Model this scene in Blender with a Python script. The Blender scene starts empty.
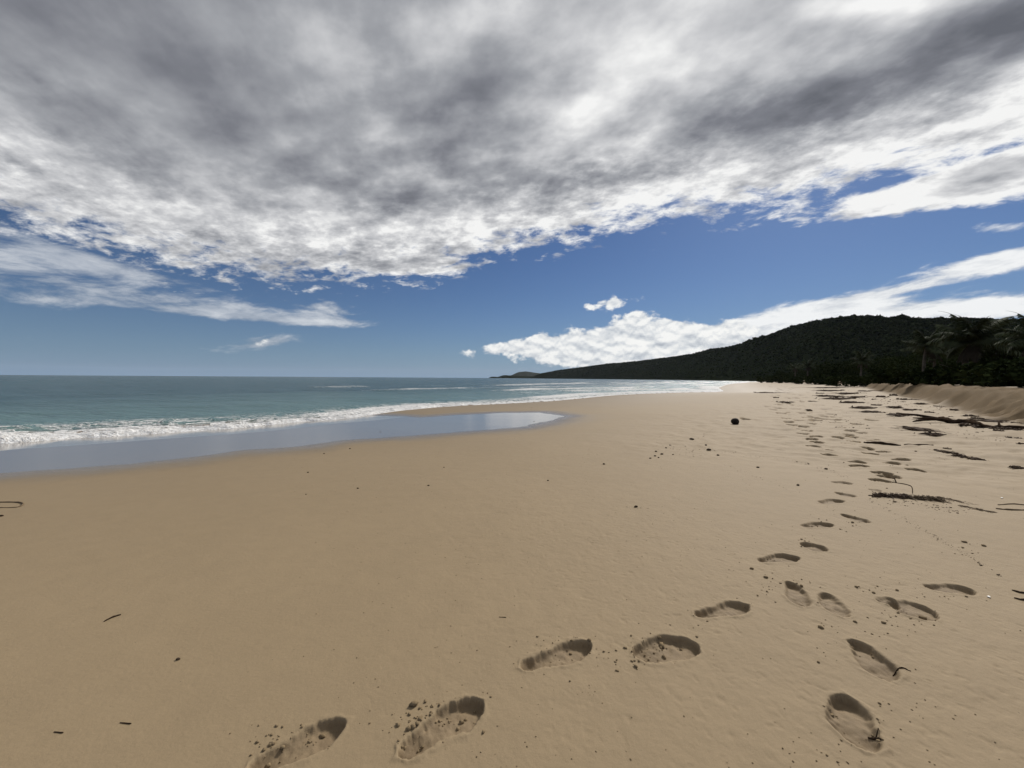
import bpy, math, random
import numpy as np
from mathutils import Vector, Matrix, Euler

R = math.radians
random.seed(11)
rng = np.random.default_rng(11)
scene = bpy.context.scene
COL = scene.collection

# ------------------------------------------------------------------ camera
F = 385.0                      # focal length in pixels for a 1024 px wide frame
CAM = Vector((0.0, 0.0, 1.30))
PITCH = math.atan(6.0 / F)     # looks down a little
ROLL = math.atan(3.0 / 480.0)  # horizon drops slightly to the right
cd = bpy.data.cameras.new("camera"); cam = bpy.data.objects.new("camera", cd); COL.objects.link(cam)
cd.sensor_width = 36.0; cd.lens = 36.0 * F / 1024.0
cd.clip_start = 0.05; cd.clip_end = 90000.0
CM = Matrix.Rotation(math.pi / 2 - PITCH, 3, 'X') @ Matrix.Rotation(ROLL, 3, 'Z')
cam.matrix_world = Matrix.Translation(CAM) @ CM.to_4x4()
scene.camera = cam

def ray(px, py):
    """direction in the world of a point seen in the photograph (site survey helper)"""
    v = CM @ Vector((px - 512.0, 384.0 - py, -F))
    return v.normalized()

def azel(px, py):
    d = ray(px, py)
    return math.atan2(d.x, d.y), math.asin(d.z)

# ------------------------------------------------------------------ light
SUN_AZ, SUN_EL = R(38), R(37)          # ahead and to the right, behind the cloud deck
sd = Vector((math.sin(SUN_AZ) * math.cos(SUN_EL), math.cos(SUN_AZ) * math.cos(SUN_EL), math.sin(SUN_EL)))
ld = bpy.data.lights.new("sun", 'SUN'); sun = bpy.data.objects.new("sun", ld); COL.objects.link(sun)
ld.energy = 3.5; ld.angle = R(11); ld.color = (1.0, 0.95, 0.88)
sun.rotation_euler = (-sd).to_track_quat('-Z', 'Y').to_euler()
scene.view_settings.view_transform = 'Standard'
scene.view_settings.look = 'None'
scene.view_settings.exposure = 0.0
scene.view_settings.gamma = 1.0
scene.view_settings.use_curve_mapping = False

# ------------------------------------------------------------------ node helpers
class G:
    """tiny expression builder over shader nodes"""
    def __init__(s, tree): s.t = tree
    def new(s, typ, **kw):
        n = s.t.nodes.new(typ)
        for k, v in kw.items(): setattr(n, k, v)
        return n
    def put(s, sock, v):
        if v is None: return
        if isinstance(v, bpy.types.NodeSocket): s.t.links.new(v, sock)
        else: sock.default_value = v
    def m(s, op, a, b=None, c=None, clamp=False):
        n = s.new('ShaderNodeMath', operation=op, use_clamp=clamp)
        s.put(n.inputs[0], a)
        if b is not None: s.put(n.inputs[1], b)
        if c is not None: s.put(n.inputs[2], c)
        return n.outputs[0]
    def add(s, a, b): return s.m('ADD', a, b)
    def sub(s, a, b): return s.m('SUBTRACT', a, b)
    def mul(s, a, b): return s.m('MULTIPLY', a, b)
    def mad(s, a, b, c): return s.m('MULTIPLY_ADD', a, b, c)
    def ss(s, x, lo, hi, a=0.0, b=1.0):
        n = s.new('ShaderNodeMapRange', interpolation_type='SMOOTHSTEP')
        s.put(n.inputs[0], x); s.put(n.inputs[1], lo); s.put(n.inputs[2], hi); s.put(n.inputs[3], a); s.put(n.inputs[4], b)
        return n.outputs[0]
    def xyz(s, x, y, z):
        n = s.new('ShaderNodeCombineXYZ')
        s.put(n.inputs[0], x); s.put(n.inputs[1], y); s.put(n.inputs[2], z)
        return n.outputs[0]
    def noise(s, vec, scale, detail=4.0, rough=0.5, dist=0.0, lac=2.0):
        n = s.new('ShaderNodeTexNoise')
        s.put(n.inputs['Vector'], vec); s.put(n.inputs['Scale'], scale); s.put(n.inputs['Detail'], detail)
        s.put(n.inputs['Roughness'], rough); s.put(n.inputs['Distortion'], dist); s.put(n.inputs['Lacunarity'], lac)
        return n.outputs[0]
    def mix(s, f, a, b, mode='MIX'):
        n = s.new('ShaderNodeMix', data_type='RGBA', blend_type=mode)
        s.put(n.inputs[0], f); s.put(n.inputs[6], a); s.put(n.inputs[7], b)
        return n.outputs[2]
    def ramp(s, f, stops):
        n = s.new('ShaderNodeValToRGB'); s.put(n.inputs[0], f)
        e = n.color_ramp.elements
        while len(e) < len(stops): e.new(0.5)
        for i, (p, c) in enumerate(stops): e[i].position = p; e[i].color = (*c, 1) if len(c) == 3 else c
        return n.outputs[0]
    def curve(s, x, pts, lo, hi):
        """float curve through pts [(x,y)], x mapped from [lo,hi]; y values in radians, stored +0.5"""
        n = s.new('ShaderNodeFloatCurve')
        t = s.mad(x, 1.0 / (hi - lo), -lo / (hi - lo))
        s.put(n.inputs['Value'], t); n.inputs['Factor'].default_value = 1
        cv = n.mapping.curves[0]
        pp = sorted(((a - lo) / (hi - lo), b) for a, b in pts)
        while len(cv.points) < len(pp): cv.points.new(0.5, 0.5)
        for i, (a, b) in enumerate(pp):
            cv.points[i].location = (a, b); cv.points[i].handle_type = 'AUTO_CLAMPED'
        n.mapping.update()
        return n.outputs[0]

# ------------------------------------------------------------------ world: Nishita sky with cloud layers
SKY = 0.10
W = bpy.data.worlds.new("World"); scene.world = W; W.use_nodes = True
wt = W.node_tree; wt.nodes.clear(); g = G(wt)
sky = g.new('ShaderNodeTexSky', sky_type='NISHITA', sun_disc=False)
sky.sun_elevation = SUN_EL; sky.sun_rotation = SUN_AZ
sky.altitude = 0; sky.air_density = 1.0; sky.dust_density = 0.3; sky.ozone_density = 2.5
tc = g.new('ShaderNodeTexCoord'); sep = g.new('ShaderNodeSeparateXYZ')
nrm = g.new('ShaderNodeVectorMath', operation='NORMALIZE'); g.put(nrm.inputs[0], tc.outputs['Generated'])
g.put(sep.inputs[0], nrm.outputs[0])
DX, DY, DZ = sep.outputs
AZ = g.m('ARCTAN2', DX, DY); EL = g.m('ARCSINE', DZ)
# cloud deck plane coordinates (a layer overhead, flattened a little towards the horizon)
zz = g.add(g.m('MAXIMUM', DZ, 0.0), 0.15)
PX = g.m('DIVIDE', DX, zz); PY = g.m('DIVIDE', DY, zz)
LO, HI = -math.pi, math.pi

def blobs(lst):
    """sum of soft ellipses given as (x, y, half-length vector, half-width, amount) of the sky seen in the photo"""
    tot = None
    for (x, y, ax, ay, w, amt) in lst:
        a0, e0 = azel(x, y); a1, e1 = azel(x + ax, y + ay); a2, e2 = azel(x - ax, y - ay)
        vx, vy = (a1 - a2) / 2, (e1 - e2) / 2; L = math.hypot(vx, vy); ux, uy = vx / L, vy / L
        L2 = math.hypot(ax, ay); b1, f1 = azel(x - ay / L2 * w, y + ax / L2 * w)
        wid = abs(-(b1 - a0) * uy + (f1 - e0) * ux)
        da = g.sub(AZ, a0); de = g.sub(EL, e0)
        p = g.mul(g.mad(da, ux, g.mul(de, uy)), 1 / L)
        q = g.mul(g.mad(da, -uy, g.mul(de, ux)), 1 / wid)
        r2 = g.mad(p, p, g.mul(q, q))
        v = g.m('EXPONENT', g.mul(r2, -0.8))
        tot = g.mul(v, amt) if tot is None else g.mad(v, amt, tot)
    return tot

deckv = g.xyz(PX, g.mul(PY, 0.8), 3.1)
deckv2 = g.xyz(g.mad(PY, 0.25, PX), g.mul(PY, 1.1), 7.7)
n_big = g.noise(deckv, 1.6, 5, 0.46, 0.15)
n_puff = g.noise(deckv2, 6.0, 7, 0.52, 0.0)
n_edge = g.noise(deckv2, 7.0, 9, 0.65, 0.2)
n_strk = g.noise(g.xyz(g.mad(PX, 1.0, g.mul(PY, 0.08)), g.mul(PY, 0.2), 1.3), 2.2, 8, 0.6, 0.2)
skyv = g.xyz(AZ, g.mul(EL, 1.5), 0.0)
n_cum = g.noise(skyv, 22.0, 9, 0.58, 0.15)
n_cum2 = g.noise(g.xyz(g.mad(EL, -0.8, AZ), g.mul(EL, 3.2), 4.0), 9.0, 9, 0.66, 0.25)

# lower edge of the overcast deck, as azimuth -> elevation
edge_px = [(0, 215), (90, 240), (180, 266), (270, 276), (360, 276), (430, 274), (480, 258), (520, 247), (580, 235), (640, 222), (700, 214),
           (760, 208), (810, 200), (860, 190), (930, 176), (1023, 165)]
pts = [azel(x, y) for x, y in edge_px]

pts = [(LO, .5), (-2.0, .42)] + pts + [(1.6, .42), (HI, .5)]
edge = g.curve(AZ, pts, LO, HI)
# F1 = deck cover field
F1 = g.mad(g.sub(EL, edge), 7.0, 0.12)
F1 = g.add(F1, blobs([
    (880, 184, 70, -20, 10, -0.55), (1005, 148, 50, -16, 9, -0.6),      # blue slot on the right
    (930, 192, 110, -18, 17, 1.1), (1010, 165, 60, -10, 22, 0.8),                               # white bank below it
    (400, 266, 45, 2, 7, 0.5)]))
F1 = g.add(F1, g.mul(g.sub(n_edge, 0.5), 1.9))
A1 = g.ss(F1, -0.02, 0.42)
# F2 = streaky wisps low on the left, right banks
F2 = blobs([(60, 262, 130, 18, 16, 0.75), (170, 300, 170, 20, 10, 0.85), (260, 318, 110, 8, 5, 0.8), (325, 307, 28, 8, 12, 0.75),
            (40, 300, 70, 4, 8, 0.5), (30, 240, 90, 25, 10, 0.6), (175, 282, 60, 10, 6, 0.45), (60, 358, 60, 2, 4, 0.3),
            (960, 270, 85, -20, 10, 0.95), (1040, 258, 70, -8, 12, 0.7), (880, 297, 120, -14, 7, 0.8), (780, 318, 80, -16, 8, 0.85), (930, 290, 70, -12, 3, -0.5),
            (1000, 308, 70, -6, 10, 0.9), (1000, 228, 35, -3, 7, 0.8), (905, 312, 80, -4, 9, 0.75), (700, 345, 150, -12, 16, 1.1),
            (845, 322, 60, -8, 8, .8), (265, 342, 34, -3, 7, 1.15), (238, 362, 22, 0, 3, 0.45)])
F2 = g.add(F2, g.mul(g.sub(n_strk, 0.5), 1.0)); F2 = g.add(F2, g.mul(g.sub(n_cum2, 0.5), 2.2))
A2 = g.ss(F2, 0.44, 1.05)
# F3 = cumulus over the headland
F3 = blobs([(500, 348, 22, -2, 6, 0.9), (540, 346, 30, -2, 11, 1.2), (590, 345, 45, -2, 14, 1.3), (650, 340, 50, -3, 17, 1.3),
            (720, 333, 50, -6, 11, 1.0), (600, 362, 90, 0, 8, 0.8), (613, 303, 20, -2, 6, 1.1), (588, 306, 6, 0, 4, .8), (636, 318, 18, -5, 9, 1.1),
            (670, 327, 12, 0, 6, 1.2), (465, 352, 14, 0, 4, .6), (705, 347, 60, -2, 14, 0.9), 
            (265, 342, 26, -3, 5, 0.55)])
F3 = g.add(F3, g.mul(g.sub(n_cum, 0.5), 2.3))
F3 = g.sub(F3, 0.17)
A3 = g.ss(F3, 0.42, 0.84)

sdot = g.new('ShaderNodeVectorMath', operation='DOT_PRODUCT'); g.put(sdot.inputs[0], nrm.outputs[0]); sdot.inputs[1].default_value = sd
S = g.m('MAXIMUM', sdot.outputs['Value'], 0.0)
S4 = g.m('POWER', S, 5.0)
# deck brightness
B = g.mad(g.sub(n_big, 0.5), 0.9, 0.50)
soft = g.ss(EL, 0.75, 0.3, 0.95, 1.6)          # overhead the deck is thick and its lumps blurred
soft = g.mul(soft, g.ss(AZ, R(-50), R(-5), 0.42, 1.0))
B = g.mad(g.sub(n_strk, 0.5), g.ss(AZ, R(-45), R(-5), 0.7, 0.1), B)
B = g.mad(g.sub(n_puff, 0.5), soft, B)
B = g.mad(S4, 0.16, B)
B = g.add(B, blobs([
    (170, 60, 200, 30, 110, -0.06), (480, 120, 60, -40, 44, -0.32), (505, 60, 24, -30, 24, -.12), (350, 130, 90, 20, 60, -0.12), (450, 60, 30, -30, 40, -0.06), (430, 25, 60, -10, 22, .18), (560, 130, 50, -30, 26, .12), (230, 120, 60, 20, 30, -.10),
    (880, 80, 170, -62, 30, -0.38), (760, 125, 120, -40, 28, -0.20), (640, 165, 90, -25, 24, -0.14), (1000, 20, 90, -30, 26, -0.12),
    (540, 20, 60, -10, 40, 0.10), (720, 45, 130, -40, 20, 0.18), (880, 5, 90, -6, 14, 0.45), (640, 80, 80, -30, 30, .06),
    (960, 130, 120, -40, 16, 0.30), (620, 212, 150, -30, 16, 0.28), (400, 240, 120, 10, 22, 0.18), (60, 190, 110, 20, 14, 0.10), (150, 210, 150, 40, 30, 0.14), (330, 225, 120, 10, 24, 0.10), (930, 190, 120, -20, 22, .35)]))
n_fine = g.noise(deckv2, 15.0, 6, 0.6, 0.1)
B = g.mad(g.mul(g.sub(n_fine, 0.5), g.ss(F1, 0.2, 1.9, 1.0, 0.08)), 1.0, B)
thin = g.ss(F1, 0.0, 1.3, 0.30, 0.0)
B = g.add(B, thin)
C1 = g.ramp(B, [(0.0, (0.130, 0.137, 0.158)), (0.25, (0.205, 0.213, 0.240)), (0.5, (0.355, 0.365, 0.39)), (0.75, (0.60, 0.605, 0.62)), (1.0, (0.92, 0.92, 0.91))])
B2 = g.mad(g.sub(n_strk, 0.5), 0.8, g.mad(S4, 0.8, 0.36)); B2 = g.mad(g.sub(n_cum2, 0.5), 1.3, B2)
B2 = g.mad(g.sub(F2, 0.5), 0.25, B2)
C2 = g.ramp(B2, [(0.0, (0.24, 0.28, 0.34)), (0.5, (0.48, 0.52, 0.58)), (1.0, (0.92, 0.93, 0.93))])
n_cs = g.noise(g.xyz(AZ, g.mad(EL, 1.5, 0.012), 0.0), 22.0, 5, 0.5, 0.15)      # same field looked up higher: shading of puffs
n_cl = g.noise(skyv, 22.0, 5, 0.5, 0.15)
B3 = g.mad(g.sub(n_cl, n_cs), 2.4, g.mad(g.sub(n_cum, 0.5), 1.3, 0.76))
C3 = g.ramp(B3, [(0.0, (0.38, 0.42, 0.48)), (0.5, (0.66, 0.69, 0.72)), (1.0, (0.95, 0.95, 0.93))])

skyc = g.new('ShaderNodeGamma'); g.put(skyc.inputs[0], sky.outputs[0]); skyc.inputs[1].default_value = 1.0
base = g.mix(1.0, skyc.outputs[0], (SKY * 0.27, SKY * 0.355, SKY * 0.50, 1), 'MULTIPLY')
veil = g.m('EXPONENT', g.mul(g.m('MAXIMUM', EL, 0.0), -11.0))
base = g.mix(g.mul(veil, 0.85), base, (0.205, 0.325, 0.480, 1))
up = g.ss(DZ, -0.02, 0.0)
c = g.mix(g.mul(A2, g.ss(AZ, R(-35), R(0), 0.72, 0.96)), base, C2)
c = g.mix(g.mul(A3, 0.97), c, C3)
c = g.mix(g.mul(A1, 0.99), c, C1)
scl = g.new('ShaderNodeVectorMath', operation='SCALE'); g.put(scl.inputs[0], c); scl.inputs['Scale'].default_value = 1 / SKY
bg = g.new('ShaderNodeBackground'); g.put(bg.inputs[0], scl.outputs[0]); bg.inputs[1].default_value = SKY
wo = g.new('ShaderNodeOutputWorld'); wt.links.new(bg.outputs[0], wo.inputs[0])
W.cycles.sampling_method = 'MANUAL'; W.cycles.sample_map_resolution = 1024

# ------------------------------------------------------------------ numpy noise
def _h(ix, iy, s):
    n = (ix.astype(np.int64) * 374761393 + iy.astype(np.int64) * 668265263 + s * 1442695041) & 0xffffffff
    n = ((n ^ (n >> 13)) * 1274126177) & 0xffffffff
    n = (n ^ (n >> 16)) & 0xffffffff
    return n / 4294967295.0
def vnoise(x, y, s=0):
    x = np.asarray(x, float); y = np.asarray(y, float)
    ix = np.floor(x); iy = np.floor(y); fx = x - ix; fy = y - iy
    fx = fx * fx * fx * (fx * (fx * 6 - 15) + 10); fy = fy * fy * fy * (fy * (fy * 6 - 15) + 10)
    a = _h(ix, iy, s); b = _h(ix + 1, iy, s); c_ = _h(ix, iy + 1, s); d = _h(ix + 1, iy + 1, s)
    return (a + (b - a) * fx) * (1 - fy) + (c_ + (d - c_) * fx) * fy - 0.5
def fbm(x, y, oc=4, s=0, gain=0.5):
    t = 0; a = 1.0
    for i in range(oc):
        t = t + a * vnoise(x * 2 ** i + 17.3 * i, y * 2 ** i - 9.1 * i, s + i); a *= gain
    return t
def ss(lo, hi, x):
    t = np.clip((x - lo) / (hi - lo), 0, 1); return t * t * (3 - 2 * t)

def polydist(x, y, P):
    """signed distance to a polyline, positive on its right-hand side"""
    best = np.full(np.shape(x), 1e18); sg = np.ones(np.shape(x)); tt = np.zeros(np.shape(x)); pb = np.zeros(np.shape(x)); acc = 0
    for (ax, ay), (bx, by) in zip(P[:-1], P[1:]):
        dx, dy = bx - ax, by - ay; L2 = dx * dx + dy * dy; L = math.sqrt(L2)
        t = np.clip(((x - ax) * dx + (y - ay) * dy) / L2, 0, 1)
        qx = x - ax - t * dx; qy = y - ay - t * dy
        d2 = qx * qx + qy * qy
        cr = dy * (x - ax) - dx * (y - ay)
        pr = np.abs(cr) / L                    # at a shared corner the segment seen most squarely decides the side
        tie = np.abs(d2 - best) <= 1e-7 * (best + 1e-6)
        m = ((d2 < best) & ~tie) | (tie & (pr > pb))
        best = np.where(m, d2, best); sg = np.where(m, np.sign(cr), sg); tt = np.where(m, acc + t * L, tt); pb = np.where(m, pr, pb)
        acc += L
    return np.sqrt(best) * sg, tt

def smooth_line(P, n=6):
    """Catmull-Rom through the points"""
    out = []
    for i in range(len(P) - 1):
        p0 = P[max(i - 1, 0)]; p1 = P[i]; p2 = P[i + 1]; p3 = P[min(i + 2, len(P) - 1)]
        for k in range(n):
            t = k / n
            out.append(tuple(0.5 * ((2 * p1[j]) + (-p0[j] + p2[j]) * t + (2 * p0[j] - 5 * p1[j] + 4 * p2[j] - p3[j]) * t * t
                                    + (-p0[j] + 3 * p1[j] - 3 * p2[j] + p3[j]) * t ** 3) for j in (0, 1)))
    out.append(tuple(P[-1])); return out

ZS = -0.50                                           # sea level
def on_plane(px, py, z):
    d = ray(px, py); t = (z - CAM.z) / d.z
    return (CAM.x + d.x * t, CAM.y + d.y * t)

# shoreline, walked from behind the camera away along the bay
shore_px = [(0, 444), (90, 438), (180, 432), (240, 428), (300, 422), (350, 418), (400, 411), (450, 406.5), (500, 404), (560, 400.5), (620, 395), (680, 392.5), (722, 391.3)]
SH = [on_plane(x, y, ZS) for x, y in shore_px]
SH = [(-70, -60), (-26, -6)] + SH + [on_plane(722, 386.5, ZS), on_plane(745, 382.8, ZS), (300, 420), (900, 900), (6000, 3000)]
SHORE = smooth_line(SH, 4)
# foot of the dune scarp
dune_px = [(1024, 426), (985, 417), (950, 408), (915, 400), (890, 394), (868, 388.5), (852, 385)]
DU = [on_plane(x, y, 0.12) for x, y in dune_px]
DU = [(8, -60), (9.5, -8), (10.3, 2), (11.0, 6)] + DU + [(130, 175), (330, 330), (900, 800)]
DUNE = smooth_line(DU, 4)

# outline of the standing film of water left by the last wave
film_px = [(-60, 478), (0, 473), (60, 469), (130, 464), (190, 457), (235, 451), (300, 446), (340, 440), (400, 436), (460, 432), (520, 427.5), (552, 420), (562, 416),
           (540, 412.5), (500, 413), (455, 415), (420, 417.5), (390, 416), (350, 415), (300, 417), (240, 422), (180, 426), (90, 431), (0, 436), (-60, 440)]

def base_h(x, y):
    d, _ = polydist(x, y, SHORE)
    h = np.where(d < 0, ZS + np.maximum(d * 0.07, -4.0), ZS + 0.13 * ss(-2.5, 2.5, d) * 1.0 - 0.065 + 0.065 * ss(0, 3, d) + 0.31 * ss(3, 21, d))
    h = np.where(d < 0, ZS + np.maximum(d * 0.06, -4.0), ZS + 0.05 * np.minimum(d, 2.6) + 0.37 * ss(2.0, 19, d))
    e, t = polydist(x, y, DUNE)
    ew = e + 0.55 * fbm(t * 0.35, 0 * t, 3, 5) + 0.25 * fbm(t * 1.3, e * 0.3, 3, 9)
    top = 1.17 + 0.06 * fbm(x * 0.1, y * 0.1, 3, 4)
    ap = 0.20 * ss(-4.5, 0.3, e)
    sc = ss(-0.15, 1.15, ew)
    sc = sc * (0.8 + 0.2 * ss(0.0, 1.1, ew))
    h = h + ap + (top - 0.36) * sc * 1.0 * ss(0, 1, 1.0)
    inland = np.maximum(e - 2, 0)
    h = h + 0.012 * np.minimum(inland, 120) * ss(3, 30, inland)
    h = np.where(e > 1.9, h + 0.04 * fbm(x * 0.8, y * 0.8, 3, 2), h)
    return h

_ta = np.linspace(R(-75), R(75), 301); _tr = np.linspace(math.log(0.8), math.log(900), 420)
_TX, _TR = np.meshgrid(_ta, np.exp(_tr), indexing='ij')
_TAB = base_h(_TX * 0 + _TR * np.sin(_TX), _TR * np.cos(_TX))
def quick_h(x, y):
    i = (math.atan2(x, y) - _ta[0]) / (_ta[1] - _ta[0]); j = (math.log(max(math.hypot(x, y), .81)) - _tr[0]) / (_tr[1] - _tr[0])
    i = min(max(i, 0), 299.999); j = min(max(j, 0), 418.999); a, b = int(i), int(j); u, v = i - a, j - b
    return (_TAB[a, b] * (1 - u) + _TAB[a + 1, b] * u) * (1 - v) + (_TAB[a, b + 1] * (1 - u) + _TAB[a + 1, b + 1] * u) * v
def surv(px, py):
    """where the line of sight through a photo point meets the beach"""
    d = ray(px, py); z = 0.0
    for _ in range(18):
        t = (z - CAM.z) / d.z
        x, y = CAM.x + d.x * t, CAM.y + d.y * t
        z = z + 0.6 * (min(quick_h(x, y), 1.0) - z)
    return x, y, z

CAM_GROUND = float(base_h(np.array([0.0]), np.array([0.0]))[0])
FILM = np.array([surv(x, y)[:2] for x, y in film_px])

def poly_sd(x, y, P):
    """signed distance to a closed polygon, positive inside"""
    P = list(map(tuple, P)); Q = P + [P[0]]
    best = np.full(x.shape, 1e18); ins = np.zeros(x.shape, bool)
    for (ax, ay), (bx, by) in zip(Q[:-1], Q[1:]):
        dx, dy = bx - ax, by - ay; L2 = dx * dx + dy * dy
        t = np.clip(((x - ax) * dx + (y - ay) * dy) / L2, 0, 1)
        d2 = (x - ax - t * dx) ** 2 + (y - ay - t * dy) ** 2
        best = np.minimum(best, d2)
        cond = ((ay > y) != (by > y))
        with np.errstate(divide='ignore', invalid='ignore'):
            xi = (bx - ax) * (y - ay) / (by - ay + 1e-12) + ax
        ins ^= cond & (x < xi)
    return np.where(ins, 1, -1) * np.sqrt(best)

# ------------------------------------------------------------------ footprints  (heel -> toe in photo points, width m, depth m, kind)
PR = [((248, 772), (346, 722), .105, .034, 0), ((399, 757), (482, 702), .115, .034, 0), ((521, 668), (591, 644), .10, .036, 0), ((634, 655), (697, 645), .155, .033, 1),
      ((695, 616), (748, 607), .092, .030, 0), ((789, 583), (802, 608), .10, .028, 1), ((825, 594), (842, 618), .10, .026, 1), ((759, 562), (798, 558), .10, .030, 0),
      ((801, 544), (827, 552), .125, .032, 1), ((802, 527), (832, 525), .10, .030, 0), ((842, 515), (869, 524), .10, .032, 0), ((820, 504), (843, 501), .11, .03, 1),
      ((836, 493), (855, 498), .11, .03, 0), ((832, 483), (852, 484), .11, .03, 0), ((888, 606), (936, 614), .17, .024, 1), ((876, 601), (900, 606), .09, .016, 0),
      ((926, 588), (973, 591), .10, .026, 0), ((853, 642), (889, 682), .120, .032, 0), ((844, 697), (864, 751), .130, .036, 1),
      ((868, 490), (882, 492), .1, .02, 0)]
far = [(826, 451), (829, 455.5), (813, 446), (817, 443), (812, 439.5), (816, 437), (803, 434), (807, 431), (796, 429), (791, 426), (788, 422), (786, 418), (783, 413), (780, 408.5), (777, 404),
       (821, 419), (835, 423), (841, 428), (851, 431), (838, 437.5), (848, 435), (852, 437), (848, 444), (854, 441), (867, 449), (870, 453.6), (857, 462), (859, 467),
       (891, 463), (901, 459.5), (916, 471), (882, 474), (888, 477), (880, 481), (795, 409), (801, 413), (806, 418), (811, 424), (830, 414), (825, 409), (818, 405), (812, 401),
       (806, 398), (775, 400), (772, 396), (800, 395), (790, 392), (797, 401), (788, 398), (846, 412), (838, 407), (856, 424), (861, 433), (873, 440), (884, 452), (785, 403),(792,415),(799,421),(804,427),(770,392),(781,390)]
for i, (x, y) in enumerate(far):
    w = 1350.0 / (y - 372) ** 1.0 / 3.2
    w = min(max(0.33 * (y - 378) / 1.3 / 2 * 0.8, 1.5), 12)
    PR.append(((x - w, y - .5 + 0.2 * (i % 3)), (x + w, y + .4), .17 + .007 * max(0, 455 - y) * .5, .10, 0))
_r = random.Random(4)
for i in range(46):
    y = 386 + 36 * _r.random() ** 1.2; c0 = np.interp(y, [384, 400, 420, 440, 460], [772, 790, 812, 836, 858]); x = float(c0) + _r.gauss(0, 1) * (8 + (y - 384) * .45)
    w = min(max(0.1 * (y - 378), 1.5), 6); PR.append(((x - w, y - _r.uniform(0, 1)), (x + w, y + _r.uniform(0, 1)), .20, .10, 0))
PRW = []
for (p, q, wd, dp, kd) in PR:
    a = surv(*p); b = surv(*q); PRW.append((a[0], a[1], b[0], b[1], wd, dp, kd))

DUG = {}
def prints(x, y, h):
    """press the footprints into the heights"""
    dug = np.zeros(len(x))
    for k, (ax, ay, bx, by, wd, dp, kd) in enumerate(PRW):
        cx, cy = (ax + bx) / 2, (ay + by) / 2; dx, dy = bx - ax, by - ay; L = math.hypot(dx, dy)
        m = (np.abs(x - cx) < L + .25) & (np.abs(y - cy) < L + .25)
        idx = np.nonzero(m)[0]
        if not len(idx): continue
        X = x[idx] - cx; Y = y[idx] - cy
        u = (X * dx + Y * dy) / L; v = (-X * dy + Y * dx) / L
        s = u / L + 0.5                      # 0 heel .. 1 toe
        side = 1 if k % 2 else -1; wd = wd * 1.28; dp = dp * 0.95
        c = side * wd * 0.045 * np.sin(np.clip(s, 0, 1) * math.pi * 1.1)
        sc = np.clip(s, 0.0, 1.0)
        prof = np.sqrt(np.clip(1 - np.abs(2 * sc - 1) ** 2.6, 0, 1))
        w = wd * 0.5 * prof * (0.87 + 0.21 * np.cos((sc - 0.74) * 2 * math.pi) * (1 if kd == 0 else 0.35))
        near = math.hypot(cx, cy) < 7
        ed = 0.009 * fbm(x[idx] * 45, y[idx] * 45, 3, 20 + k) + 0.013 * fbm(x[idx] * 14, y[idx] * 14, 2, 50 + k)
        out = np.where(s < 0, -s * L, np.where(s > 1, (s - 1) * L, 0))
        dist = w - np.abs(v - c) - out + ed   # >0 inside
        wall = 0.014 if near else 0.03
        sw = (X * math.sin(SUN_AZ) + Y * math.cos(SUN_AZ)) / (np.hypot(X, Y) + 1e-6)      # the side under the light slumps more gently
        wall = wall + (0.004 * ss(0.25, -0.7, sw) if near else 0)
        inn = np.sqrt(np.clip(ss(-wall * 0.22, wall, dist), 0, 1)) * .6 + .4 * ss(-wall * .2, wall * 1.6, dist)
        depth = dp * (0.86 + 0.22 * np.cos(sc * 2 * math.pi * 1.05)) * (1 + 0.22 * v / (wd * .5) * side * 0.6)
        floor = 0.006 * fbm(x[idx] * 28, y[idx] * 28, 4, 80 + k)
        rough = 0.013 * np.clip(fbm(x[idx] * 22, y[idx] * 22, 3, 140 + k), 0, 1) * ss(0.0, .6, v * side / (wd * .5) + .25)
        rim = 0.0035 * np.exp(-((dist + 0.016) / 0.013) ** 2) * (0.5 + 1.6 * np.clip(fbm(x[idx] * 16, y[idx] * 16, 3, 200 + k) + .2, 0, 1))
        depth = np.where(near, depth, depth * 1.25)
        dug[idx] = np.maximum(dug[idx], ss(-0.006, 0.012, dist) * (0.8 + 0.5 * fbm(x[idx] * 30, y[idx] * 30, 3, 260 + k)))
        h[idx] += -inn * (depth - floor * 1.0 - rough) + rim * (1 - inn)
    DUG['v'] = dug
    return h

def micro(x, y, r, wetm):
    """gentle undulation and pitted surface of the beach"""
    n = 0.008 * fbm(x * 0.5, y * 0.5, 3, 301)
    n = n + 0.0022 * fbm(x * 2.6, y * 2.6, 3, 302) * ss(60, 8, r)
    rgt = 0.3 + 0.7 * ss(-1.5, 1.0, x + 0.3 * y - 0.6)
    n = n + 0.0026 * rgt * fbm(x * 11, y * 11, 3, 303) * ss(14, 4, r)
    pit = np.clip(fbm(x * 24, y * 24, 2, 304) - 0.28, 0, 1)
    n = n + (0.0016 * fbm(x * 38, y * 38, 2, 305) - 0.008 * pit) * ss(7, 3, r) * (0.15 + 0.85 * ss(-1.0, 1.5, x + 0.4 * y - 0.8))
    return n * (1 - wetm)

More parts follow.
